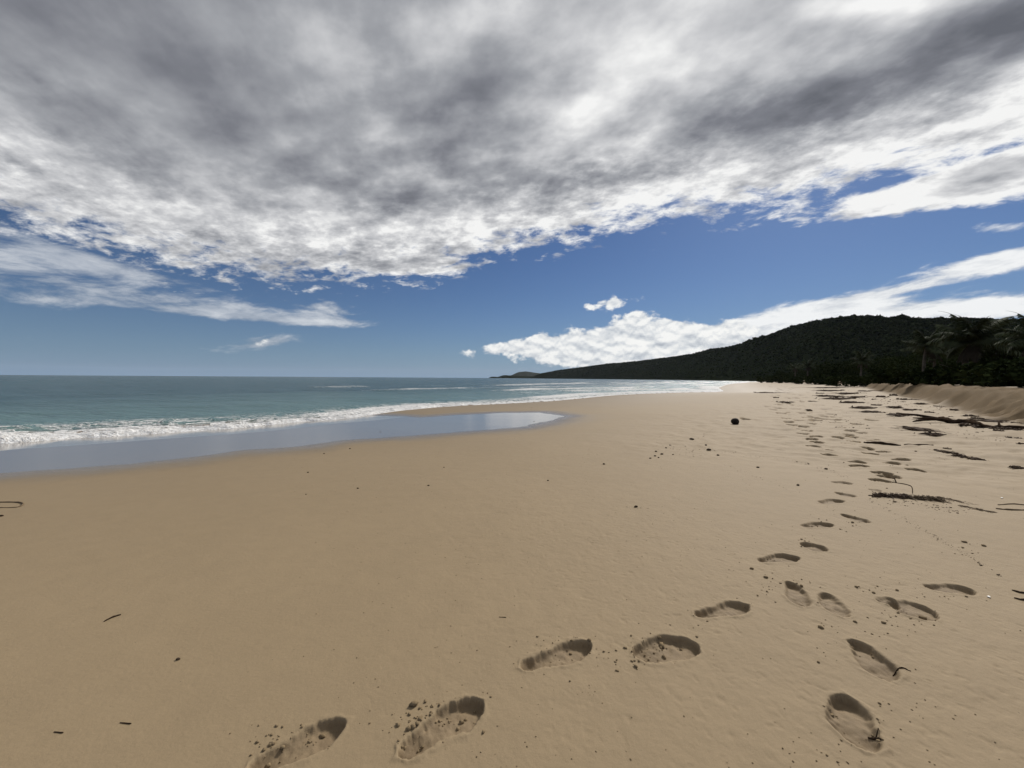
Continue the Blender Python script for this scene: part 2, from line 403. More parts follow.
def sand_heights(x, y):
    r = np.hypot(x, y)
    h = base_h(x, y)
    sdist = poly_sd(x, y, FILM) + 0.18 * fbm(x * 0.9, y * 0.9, 3, 400) + 0.05 * fbm(x * 5, y * 5, 2, 401)
    inside = ss(-0.12, 0.35, sdist)
    h = h + 0.006 * (1 - inside) - 0.016 * inside
    h = h + micro(x, y, r, inside)
    e, t = polydist(x, y, DUNE)
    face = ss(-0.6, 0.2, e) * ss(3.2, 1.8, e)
    h = h + face * (0.16 * fbm(t * 1.7, e * 0.8, 5, 500) - 0.11 * np.abs(fbm(t * 4.6, e * 0.9, 3, 501)) * 3)
    foot = ss(-7, -2, e) * ss(0.6, -0.5, e)
    h = h + foot * 0.05 * fbm(x * 1.3, y * 1.3, 3, 510)
    d, _ = polydist(x, y, SHORE)
    # trampled dry sand on the upper beach
    tramp = ss(11, 5, -e) * ss(6, 9, r) * ss(0.5, -0.5, e)
    h = h + tramp * 0.045 * fbm(x * 2.8, y * 2.8, 3, 520)
    h = prints(x, y, h)
    moist = ss(14.0, 0.5, d + 1.2 * fbm(x * .3, y * .3, 3, 530))
    moist = np.maximum(moist, ss(-2.6, 0.0, sdist + 0.5 * fbm(x * .7, y * .7, 3, 531)))
    gloss = ss(-1.7, 0.05, sdist + 0.25 * fbm(x * 1.6, y * 1.6, 3, 532))
    return h, moist, inside, face, gloss

def ground(x, y):
    h, *_ = sand_heights(np.array([float(x)]), np.array([float(y)])); return float(h[0])

# ------------------------------------------------------------------ polar sheets
def angles(n_front, n_back, half=72):
    a = np.linspace(R(-half), R(half), n_front)
    b = np.linspace(R(half), R(360 - half), n_back + 2)[1:-1]
    return np.concatenate([a, b])
def radii(r0, r1, fine0, fine1, step, k, rel):
    out = [r0]
    while out[-1] < r1:
        r = out[-1]
        s = min(r * r / 500.0 * k, rel * r); s = max(s, step)
        if r < fine0: s = max(step, 0.06)
        out.append(r + s)
    return np.array(out)

def sheet_mesh(name, A, RR, X, Y, Z, keep=None, attrs=None, mat=None, close=True):
    na, nr = len(A), len(RR)
    co = np.stack([X, Y, Z], -1).reshape(-1, 3).astype(np.float32)
    i = np.arange(nr - 1)[:, None] * na; j = np.arange(na)[None, :]; j2 = (j + 1) % na
    if not close: j = j[:, :-1]; j2 = j + 1
    f = np.stack([i + j, i + na + j, i + na + j2, i + j2], -1).reshape(-1, 4)[:, ::-1]
    if keep is not None:
        kf = keep.reshape(-1)[f].any(1); f = f[kf]
        used = np.unique(f); mp = np.full(len(co), -1, np.int64); mp[used] = np.arange(len(used))
        co = co[used]; f = mp[f]
    else: used = None
    me = bpy.data.meshes.new(name)
    me.vertices.add(len(co)); me.vertices.foreach_set('co', co.ravel())
    me.loops.add(f.size); me.loops.foreach_set('vertex_index', f.ravel().astype(np.int32))
    me.polygons.add(len(f)); me.polygons.foreach_set('loop_start', (np.arange(len(f)) * 4).astype(np.int32))
    me.polygons.foreach_set('use_smooth', np.ones(len(f), bool))
    me.update(calc_edges=True)
    for k, v in (attrs or {}).items():
        v = v.reshape(-1); v = v if used is None else v[used]
        at = me.attributes.new(k, 'FLOAT', 'POINT'); at.data.foreach_set('value', v.astype(np.float32))
    o = bpy.data.objects.new(name, me); COL.objects.link(o)
    if mat: me.materials.append(mat)
    return o

def mat_new(name):
    m = bpy.data.materials.new(name); m.use_nodes = True; t = m.node_tree
    p = t.nodes['Principled BSDF']; return m, G(t), p
def attr(q, name):
    n = q.new('ShaderNodeAttribute', attribute_name=name); return n.outputs['Fac']

# ------------------------------------------------------------------ sand
m_sand, q, P = mat_new('beach_sand')
pos = q.new('ShaderNodeNewGeometry').outputs['Position']
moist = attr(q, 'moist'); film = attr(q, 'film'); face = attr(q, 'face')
n1 = q.noise(pos, 0.35, 4, 0.55); n2 = q.noise(pos, 6.0, 5, 0.6); n3 = q.noise(pos, 420.0, 2, 0.7); n4 = q.noise(pos, 60.0, 4, 0.6)
dry = q.mix(n1, (0.260, 0.191, 0.108, 1), (0.315, 0.233, 0.135, 1))
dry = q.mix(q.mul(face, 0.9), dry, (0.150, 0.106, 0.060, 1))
wetc = (0.200, 0.146, 0.083, 1)
cc = q.mix(q.mul(moist, 0.75), dry, wetc)
gloss = attr(q, 'gloss')
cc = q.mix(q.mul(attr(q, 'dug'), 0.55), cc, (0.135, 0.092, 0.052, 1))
cc = q.mix(q.mul(gloss, 0.55), cc, (0.13, 0.10, 0.062, 1))
cc = q.mix(q.mul(film, 0.8), cc, (0.10, 0.085, 0.065, 1))
gr = q.mad(q.sub(n3, 0.5), 0.40, 1.0); gr = q.mad(q.sub(n2, 0.5), 0.16, gr); gr = q.mad(q.sub(n4, 0.5), 0.12, gr)
grv = q.xyz(gr, gr, gr)
cc = q.mix(1.0, cc, grv, 'MULTIPLY')
vor = q.new('ShaderNodeTexVoronoi', feature='F1'); q.put(vor.inputs['Vector'], pos); vor.inputs['Scale'].default_value = 26
speck = q.ss(vor.outputs['Distance'], 0.04, 0.10, 1.0, 0.0)
sel = q.ss(q.noise(pos, 9.0, 2), 0.56, 0.64)
cc = q.mix(q.mul(q.mul(speck, sel), 0.6), cc, (0.07, 0.05, 0.035, 1))
q.put(P.inputs['Base Color'], cc)
q.put(P.inputs['Roughness'], q.mad(gloss, -0.40, q.mad(moist, -0.16, 0.80)))
q.put(P.inputs['Specular IOR Level'], q.mad(gloss, 0.3, q.mad(face, -0.33, 0.35)))
bh = q.mad(n3, 0.35, q.mul(n4, 0.9)); bh = q.mad(n2, 1.2, bh)
bp = q.new('ShaderNodeBump'); bp.inputs['Distance'].default_value = 0.006; q.put(bp.inputs['Height'], bh)
q.put(bp.inputs['Strength'], q.mad(film, -0.3, 0.38))
q.put(P.inputs['Normal'], bp.outputs[0])

A = angles(1150, 60)
RR = np.concatenate([[0.02, 0.1, 0.25, 0.45, 0.65, 0.85, 1.0], radii(1.1, 22, 0, 0, 0.006, 0.22, 0.012)])
RR = np.concatenate([RR, radii(RR[-1] * 1.012, 13000, 0, 0, 0.006, 0.42, 0.02)])
RR[-1] = 13000
gx = np.outer(RR, np.sin(A)); gy = np.outer(RR, np.cos(A))
xf, yf = gx.ravel(), gy.ravel()
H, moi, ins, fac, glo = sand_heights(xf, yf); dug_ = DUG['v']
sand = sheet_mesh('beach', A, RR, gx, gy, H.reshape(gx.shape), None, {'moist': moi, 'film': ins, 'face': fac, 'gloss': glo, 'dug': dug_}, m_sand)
sand['kind'] = 'structure'

# water film: same grid, lying in the hollow
m_film, q, P = mat_new('shallow_water')
P.inputs['Base Color'].default_value = (0.24, 0.205, 0.165, 1); P.inputs['Roughness'].default_value = 0.11; P.inputs['IOR'].default_value = 1.45
pos = q.new('ShaderNodeNewGeometry').outputs['Position']
bp = q.new('ShaderNodeBump'); bp.inputs['Distance'].default_value = 0.01; bp.inputs['Strength'].default_value = 0.12
q.put(bp.inputs['Height'], q.noise(pos, 2.5, 2)); q.put(P.inputs['Normal'], bp.outputs[0])
keep = (poly_sd(xf, yf, FILM) > -0.35)
o = sheet_mesh('tide_pool', A, RR, gx, gy, base_h(xf, yf).reshape(gx.shape), keep, None, m_film); o['kind'] = 'structure'

# ------------------------------------------------------------------ sea
m_sea, q, P = mat_new('sea_water')
pos = q.new('ShaderNodeNewGeometry').outputs['Position']
foam = attr(q, 'foam'); shal = attr(q, 'shallow'); brown = attr(q, 'brown')
fn = q.noise(pos, 3.2, 8, 0.62, 0.6); fn2 = q.noise(pos, 14.0, 5, 0.6, 0.3)
ff = q.add(foam, q.mad(q.sub(fn, 0.5), 1.3, q.mul(q.sub(fn2, 0.5), 0.7)))
fm = q.ss(ff, 0.62, 0.78)
fl = q.noise(pos, 1.1, 5, 0.62, 0.8)                      # net of foam threads left behind the wave
lace = q.ss(q.m('ABSOLUTE', q.sub(fl, 0.5)), 0.016, 0.060, 1.0, 0.0)
lace = q.mul(lace, q.ss(q.mad(q.sub(fn, 0.5), 0.9, foam), 0.25, 0.60))
fm = q.m('MAXIMUM', fm, q.mul(lace, 0.9))
deep = q.mix(q.noise(pos, 0.02, 3), (0.020, 0.062, 0.078, 1), (0.030, 0.090, 0.098, 1))
wc = q.mix(shal, deep, (0.125, 0.220, 0.205, 1))
wc = q.mix(brown, wc, (0.22, 0.15, 0.085, 1))
fc = q.mix(q.ss(fn2, 0.35, 0.6), (0.55, 0.53, 0.50, 1), (0.80, 0.80, 0.79, 1))
wc = q.mix(fm, wc, fc)
q.put(P.inputs['Base Color'], wc)
q.put(P.inputs['Roughness'], q.mad(fm, 0.5, 0.27)); P.inputs['IOR'].default_value = 1.333
mp = q.new('ShaderNodeMapping'); q.put(mp.inputs[0], pos); mp.inputs['Rotation'].default_value = (0, 0, R(40)); mp.inputs['Scale'].default_value = (1.0, 2.2, 1)
w1 = q.noise(mp.outputs[0], 0.9, 6, 0.62, 0.3); w2 = q.noise(mp.outputs[0], 0.14, 4, 0.55)
hh = q.mad(w2, 2.2, w1)
bp = q.new('ShaderNodeBump'); bp.inputs['Distance'].default_value = 0.6; bp.inputs['Strength'].default_value = 0.7
q.put(bp.inputs['Height'], q.mad(fm, 0.12, hh)); q.put(P.inputs['Normal'], bp.outputs[0])

A2_ = angles(1500, 40, 70)
RS = np.concatenate([[0.5, 3, 6, 8], radii(9.5, 13000, 0, 0, 0.03, 0.33, 0.02)]); RS[-1] = 13000
sx = np.outer(RS, np.sin(A2_)); sy = np.outer(RS, np.cos(A2_)); X, Y = sx.ravel(), sy.ravel()
d, t = polydist(X, Y, SHORE); r = np.hypot(X, Y)
s = -d + 0.5 * fbm(t * 0.25, t * 0, 3, 600) * ss(0, 3, -d + 1) + 0.12 * fbm(t * 1.6, t * 0, 3, 601)
T0 = polydist(np.array([SH[2][0]]), np.array([SH[2][1]]), SHORE)[1][0]        # arc length where the frame's left edge meets the shore
tl = t - T0
bore = ss(8.5, 3.5, tl)                               # strong broken wave on the left
mid = ss(8, 11, tl) * ss(26, 14, tl)
lump = fbm(t * 0.9, s * 2.6, 4, 610); lump2 = fbm(t * 3.2, s * 6.5, 3, 611)
z = ZS + 0 * X
fade = ss(1.0, 12, s)
z = z + (0.07 * np.sin(s * 0.55 + 2.5 * fbm(X * .03, Y * .03, 2, 620)) * ss(5, 25, s) + 0.10 * fbm(X * .25, Y * .4, 4, 621) * fade) * ss(500, 150, r)
front = ss(0.0, 0.28, s) * np.exp(-np.maximum(s - 0.28, 0) / 3.5)
z = z + front * (0.19 * bore * (1 + 1.6 * fbm(t * .35, t * 0, 3, 615)) + 0.09 * (1 - bore) * ss(60, 20, tl)) * (1 + 0.9 * lump + 0.5 * lump2)
z = z + 0.10 * np.exp(-((s - 3.4) / 0.7) ** 2) * bore * (0.6 + lump)
foamv = bore * (0.95 * ss(-.1, .1, s) * ss(3.0, 1.6, s) + 0.54 * ss(9.5, 2.5, s)) + (1 - bore) * (0.9 * ss(-.1, 0.0, s) * ss(0.5, 0.12, s) + 0.56 * ss(8.5, 1.0, s))
foamv = foamv + 0.16 * np.exp(-((s - 4.2 - lump) / 0.8) ** 2) * ss(14, 2, tl)
foamv = foamv + 0.45 * mid * np.exp(-((s - 1.6) / 1.2) ** 2)
al = fbm(t * 0.045, s * 0.03, 3, 630)
far_ = ss(22, 40, tl)
for (s0, wdt, a_) in ((3.0, 1.6, .9), (8.0, 2.2, .95), (16.0, 3.0, .95), (28.0, 4, .8), (46.0, 4.5, .7)):
    sg_ = s - s0 - 4 * fbm(t * 0.03 + s0, t * 0, 2, 640)
    b_ = np.exp(-(sg_ / wdt) ** 2) * far_ * ss(-.25, 0.15, fbm(t * 0.05 + 3 * s0, s * 0, 3, 650)) * a_
    foamv = foamv + b_; z = z + 0.28 * b_
foamv = np.where(s < -0.1, 0.2, foamv)
caps = 0.30 * np.clip(fbm(X * .02, Y * .06, 4, 660) * 2.2 - .55, 0, 1) * ss(20, 80, s) * ss(900, 300, r)
foamv = foamv + caps
shallow = ss(42, 0, s) * 0.8 + 0.25 * fbm(X * .02, Y * .05, 3, 670) * ss(300, 20, s)
brownv = np.clip(bore * ss(0.25, 0.8, s) * ss(2.8, 1.6, s) * ss(-.06, .10, fbm(t * 2.6, s * 4.0, 5, 680)) + 0.75 * ss(0.9, 0.1, s) * (1 - bore) + 0.3 * ss(2.5, 0.2, s), 0, 1)
foamv = foamv - 0.85 * bore * ss(0.3, 0.9, s) * ss(3.2, 2.0, s) * ss(-.06, .10, fbm(t * 2.6, s * 4.0, 5, 680))
z = np.where(s < 0, np.minimum(z, ZS), z)
sea = sheet_mesh('sea', A2_, RS, sx, sy, z.reshape(sx.shape), None, {'foam': foamv, 'shallow': np.clip(shallow, 0, 1), 'brown': brownv}, m_sea)
sea['kind'] = 'structure'

# ------------------------------------------------------------------ hills
def foliage_mat(name, c1, c2, scale=0.05):
    m, q, P = mat_new(name)
    pos = q.new('ShaderNodeNewGeometry').outputs['Position']
    rnd = attr(q, 'tint')
    n = q.noise(pos, scale, 4, 0.6)
    col = q.mix(q.ss(q.mad(rnd, 0.6, q.mul(n, 0.6)), 0.2, 0.85), (*c1, 1), (*c2, 1))
    q.put(P.inputs['Base Color'], col); P.inputs['Roughness'].default_value = 0.9; P.inputs['Specular IOR Level'].default_value = 0.0
    return m
m_hill = foliage_mat('hill_scrub', (0.008, 0.011, 0.006), (0.014, 0.019, 0.009), 0.02)
m_leaf = foliage_mat('leaves', (0.010, 0.016, 0.007), (0.038, 0.048, 0.018), 0.012)
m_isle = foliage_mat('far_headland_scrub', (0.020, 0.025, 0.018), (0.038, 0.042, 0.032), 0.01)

sky_px = [(532, 376.6), (540, 373.2), (560, 369.5), (600, 364.5), (640, 360.5), (680, 355.5), (720, 349.5), (760, 341), (790, 333.5), (815, 324.5), (835, 320), (860, 319.3), (885, 321),
          (915, 321.5), (945, 319), (965, 318.5), (990, 319.5), (1024, 320), (1100, 318)]
base_d = [(532, 2000), (560, 1750), (620, 1150), (700, 620), (760, 400), (820, 300), (900, 240), (1024, 190), (1100, 180)]
ridge_d = [(532, 2100), (560, 2000), (600, 1650), (680, 1200), (760, 900), (840, 720), (900, 680), (945, 600), (1024, 540), (1100, 500)]
def interp(L, x): return np.interp(x, [p[0] for p in L], [p[1] for p in L])
pxs = np.linspace(532, 1100, 620)
az_ = []; tn_ = []
for x in pxs:
    a, e = azel(x, float(np.interp(x, [p[0] for p in sky_px], [p[1] for p in sky_px]))); az_.append(a); tn_.append(math.tan(e))
az_ = np.array(az_); tn_ = np.array(tn_)
Db = interp(base_d, pxs); Dr = interp(ridge_d, pxs)
# carry the ridge on past the right edge of the frame
ext = np.linspace(az_[-1], R(105), 60)[1:]
az_ = np.concatenate([az_, ext]); tn_ = np.concatenate([tn_, np.full(59, tn_[-1]) * np.linspace(1, .5, 59)])
Db = np.concatenate([Db, np.full(59, Db[-1])]); Dr = np.concatenate([Dr, np.full(59, Dr[-1])])
def hill_h(u, k):
    """u 0 foot .. 1 ridge .. 2 far side; k column index"""
    Hr = tn_[k] * Dr[k] + CAM.z - 3.0
    prof = np.where(u < 1, np.sin(np.clip(u, 0, 1) * math.pi / 2) ** 1.05, np.cos(np.clip(u - 1, 0, 1) * math.pi / 2))
    return Hr * prof
us = np.concatenate([np.linspace(-0.02, 1.08, 150), np.linspace(1.12, 2, 14)])
U, K = np.meshgrid(us, np.arange(len(az_)), indexing='ij')
Rr = Db[K] + (Dr[K] - Db[K]) * U
hx = Rr * np.sin(az_[K]); hy = Rr * np.cos(az_[K])
hz = hill_h(U, K)
rel = ss(0, 0.3, U) * ss(1.0, 0.7, U)
hz = hz + rel * (14 * fbm(hx * .008, hy * .008, 4, 700) - 10 * np.abs(fbm(hx * .012, hy * .012, 3, 701))) * np.clip(hz / 60, 0, 1)
hz = hz + ZS + 2.2 * fbm(hx * .12, hy * .12, 3, 702) * ss(0, .1, U) * np.clip(hz / 20, 0.1, 1)
hz[0, :] = ZS - 3
hill = sheet_mesh('hill', az_, us, hx, hy, hz, None, {'tint': np.random.default_rng(2).random(hx.size)}, m_hill, close=False)
hill['kind'] = 'structure'

# ---- leafy clumps: many small leaf faces spread through a volume, built as arrays
def mesh_from(name, co, faces, mat, attrs=None, smooth=False):
    me = bpy.data.meshes.new(name); n = faces.shape[1]
    me.vertices.add(len(co)); me.vertices.foreach_set('co', co.astype(np.float32).ravel())
    me.loops.add(faces.size); me.loops.foreach_set('vertex_index', faces.ravel().astype(np.int32))
    me.polygons.add(len(faces)); me.polygons.foreach_set('loop_start', (np.arange(len(faces)) * n).astype(np.int32))
    if smooth: me.polygons.foreach_set('use_smooth', np.ones(len(faces), bool))
    me.update(calc_edges=True)
    for k, v in (attrs or {}).items():
        at = me.attributes.new(k, 'FLOAT', 'POINT'); at.data.foreach_set('value', v.astype(np.float32))
    me.materials.append(mat)
    return me
def leaf_quads(cen, size, rg, flat=0.0):
    """one bent diamond leaf spray per centre"""
    n = len(cen)
    a = rg.normal(size=(n, 3)); a[:, 2] *= 0.6; a /= np.linalg.norm(a, axis=1)[:, None]
    b = np.cross(a, rg.normal(size=(n, 3))); b /= np.linalg.norm(b, axis=1)[:, None] + 1e-9
    sz = (size * rg.uniform(0.6, 1.4, n))[:, None]
    v = np.stack([cen - a * sz, cen + b * sz * 0.55, cen + a * sz, cen - b * sz * 0.55], 1).reshape(-1, 3)
    return v, np.arange(4 * n).reshape(-1, 4), np.repeat(rg.random(n), 4)

rg = np.random.default_rng(5)
# hillside forest, too many crowns to count: one mass
cen = []; siz = []
Kn = len(az_)
for _ in range(1):
    n = 22000
    k = rg.integers(0, 690 if Kn > 690 else Kn, n) % 660; u = 1 - rg.random(n) ** 1.0 * 0.97
    u[: 5000] = rg.uniform(0.93, 1.03, 5000)
    rr = Db[k] + (Dr[k] - Db[k]) * u
    ui = np.clip(np.searchsorted(us, u), 0, len(us) - 1)
    x_ = rr * np.sin(az_[k]); y_ = rr * np.cos(az_[k]); z_ = hz[ui, k]
    cs = rg.uniform(1.1, 2.5, n) * np.where(rr > 1000, 1.2, 1.0) * (0.55 + .45 * np.clip(z_ / 50, 0, 1))
    for j in range(9):
        off = rg.normal(size=(n, 3)); off /= np.linalg.norm(off, axis=1)[:, None]; off[:, 2] = np.abs(off[:, 2]) * .8
        cen.append(np.stack([x_, y_, z_], 1) + off * cs[:, None] * .75); siz.append(cs * 0.75)
cen = np.concatenate(cen); siz = np.concatenate(siz)
v, f, tnt = leaf_quads(cen, siz, rg)
o = bpy.data.objects.new('hillside_forest', mesh_from('hillside_forest', v, f, m_leaf, {'tint': tnt})); COL.objects.link(o)
o['kind'] = 'stuff'; o['label'] = 'dark scrub forest covering the whole headland hill'; o['category'] = 'forest'

# far headland and the low rocks at its tip
def far_hill(name, prof, dist, depth, mat):
    xs = np.linspace(prof[0][0], prof[-1][0], 60); n = len(xs)
    azz = []; tt_ = []
    for x in xs:
        a, e = azel(x, float(np.interp(x, [p[0] for p in prof], [p[1] for p in prof]))); azz.append(a); tt_.append(math.tan(e))
    azz = np.array(azz); tt_ = np.array(tt_)
    uu = np.linspace(0, 2, 25); U, K = np.meshgrid(uu, np.arange(n), indexing='ij')
    D = dist + depth * U; z = (tt_[K] * (dist + depth) + CAM.z - ZS) * np.sin(U / 2 * math.pi) ** .8 + ZS
    x = D * np.sin(azz[K]); y = D * np.cos(azz[K])
    z = z + np.clip(z - ZS, 0, 6) * 0.35 * fbm(x * .05, y * .05, 3, 720)
    z[0, :] = ZS - 2; z[-1, :] = ZS - 2; z[:, 0] = ZS - 2; z[:, -1] = ZS - 2
    o = sheet_mesh(name, azz, uu, x, y, z, None, {'tint': np.random.default_rng(4).random(x.size)}, mat, close=False); o['kind'] = 'structure'; return o
far_hill('far_hill', [(505, 377.8), (512, 375), (518, 372.2), (526, 371.3), (534, 372.6), (545, 374), (560, 378)], 3600, 250, m_isle)
far_hill('rocky_point_hill', [(488, 378), (492, 376.6), (498, 377), (503, 375.2), (512, 375.4), (520, 376), (545, 376.5), (560, 378)], 2500, 80, m_hill)

# ------------------------------------------------------------------ generic mesh pieces
def tube(path, rad, n=7, squash=1.0):
    """tapered tube along a list of points; returns verts, quads"""
    path = [Vector(p) for p in path]; V = []; m = len(path)
    for i, p in enumerate(path):
        tng = (path[min(i + 1, m - 1)] - path[max(i - 1, 0)]).normalized()
        up = Vector((0, 0, 1)) if abs(tng.z) < .9 else Vector((1, 0, 0))
        a = tng.cross(up).normalized(); b = a.cross(tng).normalized()
        rr_ = rad[i] if hasattr(rad, '__len__') else rad
        for k in range(n):
            th = 2 * math.pi * k / n
            V.append(p + a * math.cos(th) * rr_ + b * math.sin(th) * rr_ * squash)
    Fc = []
    for i in range(m - 1):
        for k in range(n):
            Fc.append((i * n + k, i * n + (k + 1) % n, (i + 1) * n + (k + 1) % n, (i + 1) * n + k))
    Fc.append(tuple(range(n))[::-1]); Fc.append(tuple((m - 1) * n + k for k in range(n)))
    return V, Fc
class MB:
    def __init__(s): s.v = []; s.f = []
    def add(s, V, Fc):
        o = len(s.v); s.v += [tuple(p) for p in V]; s.f += [tuple(i + o for i in q_) for q_ in Fc]
    def mesh(s, name, mat, smooth=True):
        me = bpy.data.meshes.new(name); me.from_pydata(s.v, [], s.f); me.materials.append(mat)
        if smooth: me.polygons.foreach_set('use_smooth', [True] * len(me.polygons))
        return me
def obj(name, me, parent=None, **props):
    o = bpy.data.objects.new(name, me); COL.objects.link(o)
    if parent: o.parent = parent
    for k, v in props.items(): o[k] = v
    return o
def simple_mat(name, c1, c2, rough=0.8, scale=20, spec=0.3, bump=0.0):
    m, q, P = mat_new(name)
    pos = q.new('ShaderNodeTexCoord').outputs['Object']
    n = q.noise(pos, scale, 4, 0.6)
    q.put(P.inputs['Base Color'], q.mix(q.ss(n, .3, .7), (*c1, 1), (*c2, 1)))
    P.inputs['Roughness'].default_value = rough; P.inputs['Specular IOR Level'].default_value = spec
    if bump:
        b = q.new('ShaderNodeBump'); b.inputs['Strength'].default_value = bump; b.inputs['Distance'].default_value = 0.01
        q.put(b.inputs['Height'], n); q.put(P.inputs['Normal'], b.outputs[0])
    return m

# ------------------------------------------------------------------ palms
m_bark = simple_mat('palm_bark', (0.06, 0.05, 0.04), (0.12, 0.105, 0.085), 0.9, 3, .2, .6)
m_frond = simple_mat('palm_frond', (0.014, 0.020, 0.009), (0.085, 0.100, 0.050), 0.8, 1.5, .1)
m_dead = simple_mat('dead_frond', (0.03, 0.023, 0.015), (0.06, 0.045, 0.03), 0.85, 1.5, .2)
def frond_mesh(L, droop, seed, mat):
    rd = random.Random(seed); mb = MB(); n = 22; pts = []
    x = 0; z = 0; ang = R(rd.uniform(38, 55))
    for i in range(n + 1):
        pts.append(Vector((x, 0, z))); ang -= droop * (0.5 + i / n) / n
        x += L / n * math.cos(ang); z += L / n * math.sin(ang)
    V, Fc = tube(pts, [0.035 * (1 - i / n * .85) * L / 3 for i in range(n + 1)], 5); mb.add(V, Fc)
    for i in range(3, n * 3):
        t_ = i / (n * 3); k = int(t_ * n); fr = t_ * n - k
        p = pts[k].lerp(pts[min(k + 1, n)], fr); tng = (pts[min(k + 1, n)] - pts[k]).normalized()
        for sgn in (-1, 1):
            ll = L * 0.26 * math.sin(min(1, t_ * 1.15 + .12) * math.pi) ** .6 * rd.uniform(.8, 1.1)
            dr = Vector((0, sgn, 0)) * 0.75 + tng * 0.6 + Vector((0, 0, -0.55 * rd.uniform(.5, 1.4)))
            dr.normalize(); w = tng * 0.026 * L / 3
            tip = p + dr * ll + Vector((0, 0, -ll * .25)); md = p + dr * ll * .55
            o_ = len(mb.v); mb.v += [tuple(p - w), tuple(p + w), tuple(md + w * .9), tuple(md - w * .9), tuple(tip)]
            mb.f += [(o_, o_ + 1, o_ + 2, o_ + 3), (o_ + 3, o_ + 2, o_ + 4)]
    return mb.mesh('frond', mat)
FRONDS = [frond_mesh(3.4, R(d_), i, m_frond) for i, d_ in enumerate((75, 95, 120, 60))]
DEADF = frond_mesh(2.9, R(60), 9, m_dead)
def palm(px, dist, crown_py, frond_scale, lean, label, nf=18, seed=0, base_off=0.0):
    rd = random.Random(seed)
    a, _ = azel(px, 379); x, y = dist * math.sin(a), dist * math.cos(a); z0 = ground(x, y) - 0.1
    _, e = azel(px, crown_py); topz = CAM.z + math.tan(e) * dist; hgt = topz - z0
    root = obj('palm_tree', None, None, label=label, category='palm tree', group='coconut palms growing behind the dune')
    root.location = (x, y, z0)
    pts = []; n = 12
    for i in range(n + 1):
        t_ = i / n; pts.append(Vector((lean * (t_ - t_ ** 2 * 1.0) * -1.0 * 1.6 , 0.1 * math.sin(t_ * 3), hgt * t_)))
    mb = MB(); V, Fc = tube(pts, [0.24 * frond_scale * (1 - .45 * i / n) * (1.4 if i == 0 else 1) for i in range(n + 1)], 9); mb.add(V, Fc)
    obj('trunk', mb.mesh('trunk', m_bark), root)
    top = pts[-1]
    for k in range(nf):
        f_ = obj('frond', FRONDS[rd.randrange(4)], root)
        tier = k / nf
        f_.location = top + Vector((0, 0, 0.05 * frond_scale)); f_.scale = [frond_scale * rd.uniform(.85, 1.1)] * 3
        f_.rotation_euler = Euler((rd.uniform(-.2, .2), R(-38 + 88 * tier + rd.uniform(-8, 8)), k * 2.399 + rd.uniform(-.2, .2)))
    for k in range(3):
        f_ = obj('frond', DEADF, root, label='brown dead frond hanging below the crown'); f_.location = top; f_.scale = [frond_scale * .85] * 3
        f_.rotation_euler = Euler((0, R(88), rd.uniform(0, 6.28)))
    return root
palm(926, 46, 347, .62, .2, 'lone palm standing left of the big leaning palm, above the dune lip', 17, 1)
palm(934, 49, 352, .55, -.3, 'smaller palm close behind the lone palm, its thin trunk just to the right', 14, 2)
palm(972, 40, 342, .86, .9, 'big spreading coconut palm with a leaning trunk, second cluster on the dune', 20, 3)
palm(1006, 43, 343, .80, -.4, 'dense dark palm right of the leaning palm above the sand scarp', 20, 4)
palm(1036, 34, 340, .58, .3, 'palm at the right edge of the photo with fronds above the ridge line', 20, 5)
palm(862, 92, 361, .78, .3, 'small far palm in the middle of the low scrub left of the dune scarp', 16, 6)
palm(808, 150, 366, 1.0, .3, 'tiny far palm near the left end of the dune scrub, right one of a pair', 14, 7)
palm(795, 165, 368, .9, -.3, 'tiny far palm near the left end of the dune scrub, left one of a pair', 12, 8)

# ------------------------------------------------------------------ shrubs and small trees behind the dune
m_twig = simple_mat('shrub_stem', (0.06, 0.05, 0.04), (0.12, 0.10, 0.08), .9, 8)
m_bush = foliage_mat('shrub_leaves', (0.014, 0.021, 0.009), (0.038, 0.048, 0.017), 0.8)
m_grass = foliage_mat('dune_grass', (0.07, 0.09, 0.03), (0.14, 0.15, 0.06), 1.5)
def shrub(px, dist, w, h, label, name='shrub', seed=0, leaf=0.13, n=2600, group='shrubs along the top of the dune'):
    rg_ = np.random.default_rng(seed + 100)
    a, _ = azel(px, 379); x, y = dist * math.sin(a), dist * math.cos(a); z0 = ground(x, y) - .05
    root = obj(name, None, None, label=label, category='tree' if name.endswith('tree') else 'shrub', group=group); root.location = (x, y, z0)
    nc = 16; cc_ = np.stack([rg_.normal(0, w * .26, nc), rg_.normal(0, w * .2, nc), rg_.uniform(.25, .88, nc) * h], 1)
    rad = rg_.uniform(.13, .26, nc) * min(w, h * 1.6)
    idx = rg_.integers(0, nc, n); dv = rg_.normal(size=(n, 3)); dv /= np.linalg.norm(dv, axis=1)[:, None]
    c_ = cc_[idx] + dv * (rad[idx] * rg_.uniform(.5, 1.12, n) ** .6)[:, None]; c_[:, 2] = np.clip(c_[:, 2], 0.05, None)
    v, f, tnt = leaf_quads(c_, leaf, rg_)
    obj('crown' if name.endswith('tree') else 'foliage', mesh_from('foliage', v, f, m_bush, {'tint': tnt}), root)
    mb = MB()
    for k in range(6):
        tip = Vector(cc_[k]); V, Fc = tube([Vector((0, 0, -.1)), tip * .5 + Vector((0, 0, .1 * h)), tip], [.05 * h / 2, .03 * h / 2, .012 * h / 2], 5); mb.add(V, Fc)
    obj('trunk' if name.endswith('tree') else 'stem', mb.mesh('stem', m_twig), root)
places = ['below the lone palm', 'between the lone palm and the big palm', 'under the big leaning palm', 'at the foot of the dense dark palm', 'at the right edge behind the dune lip']
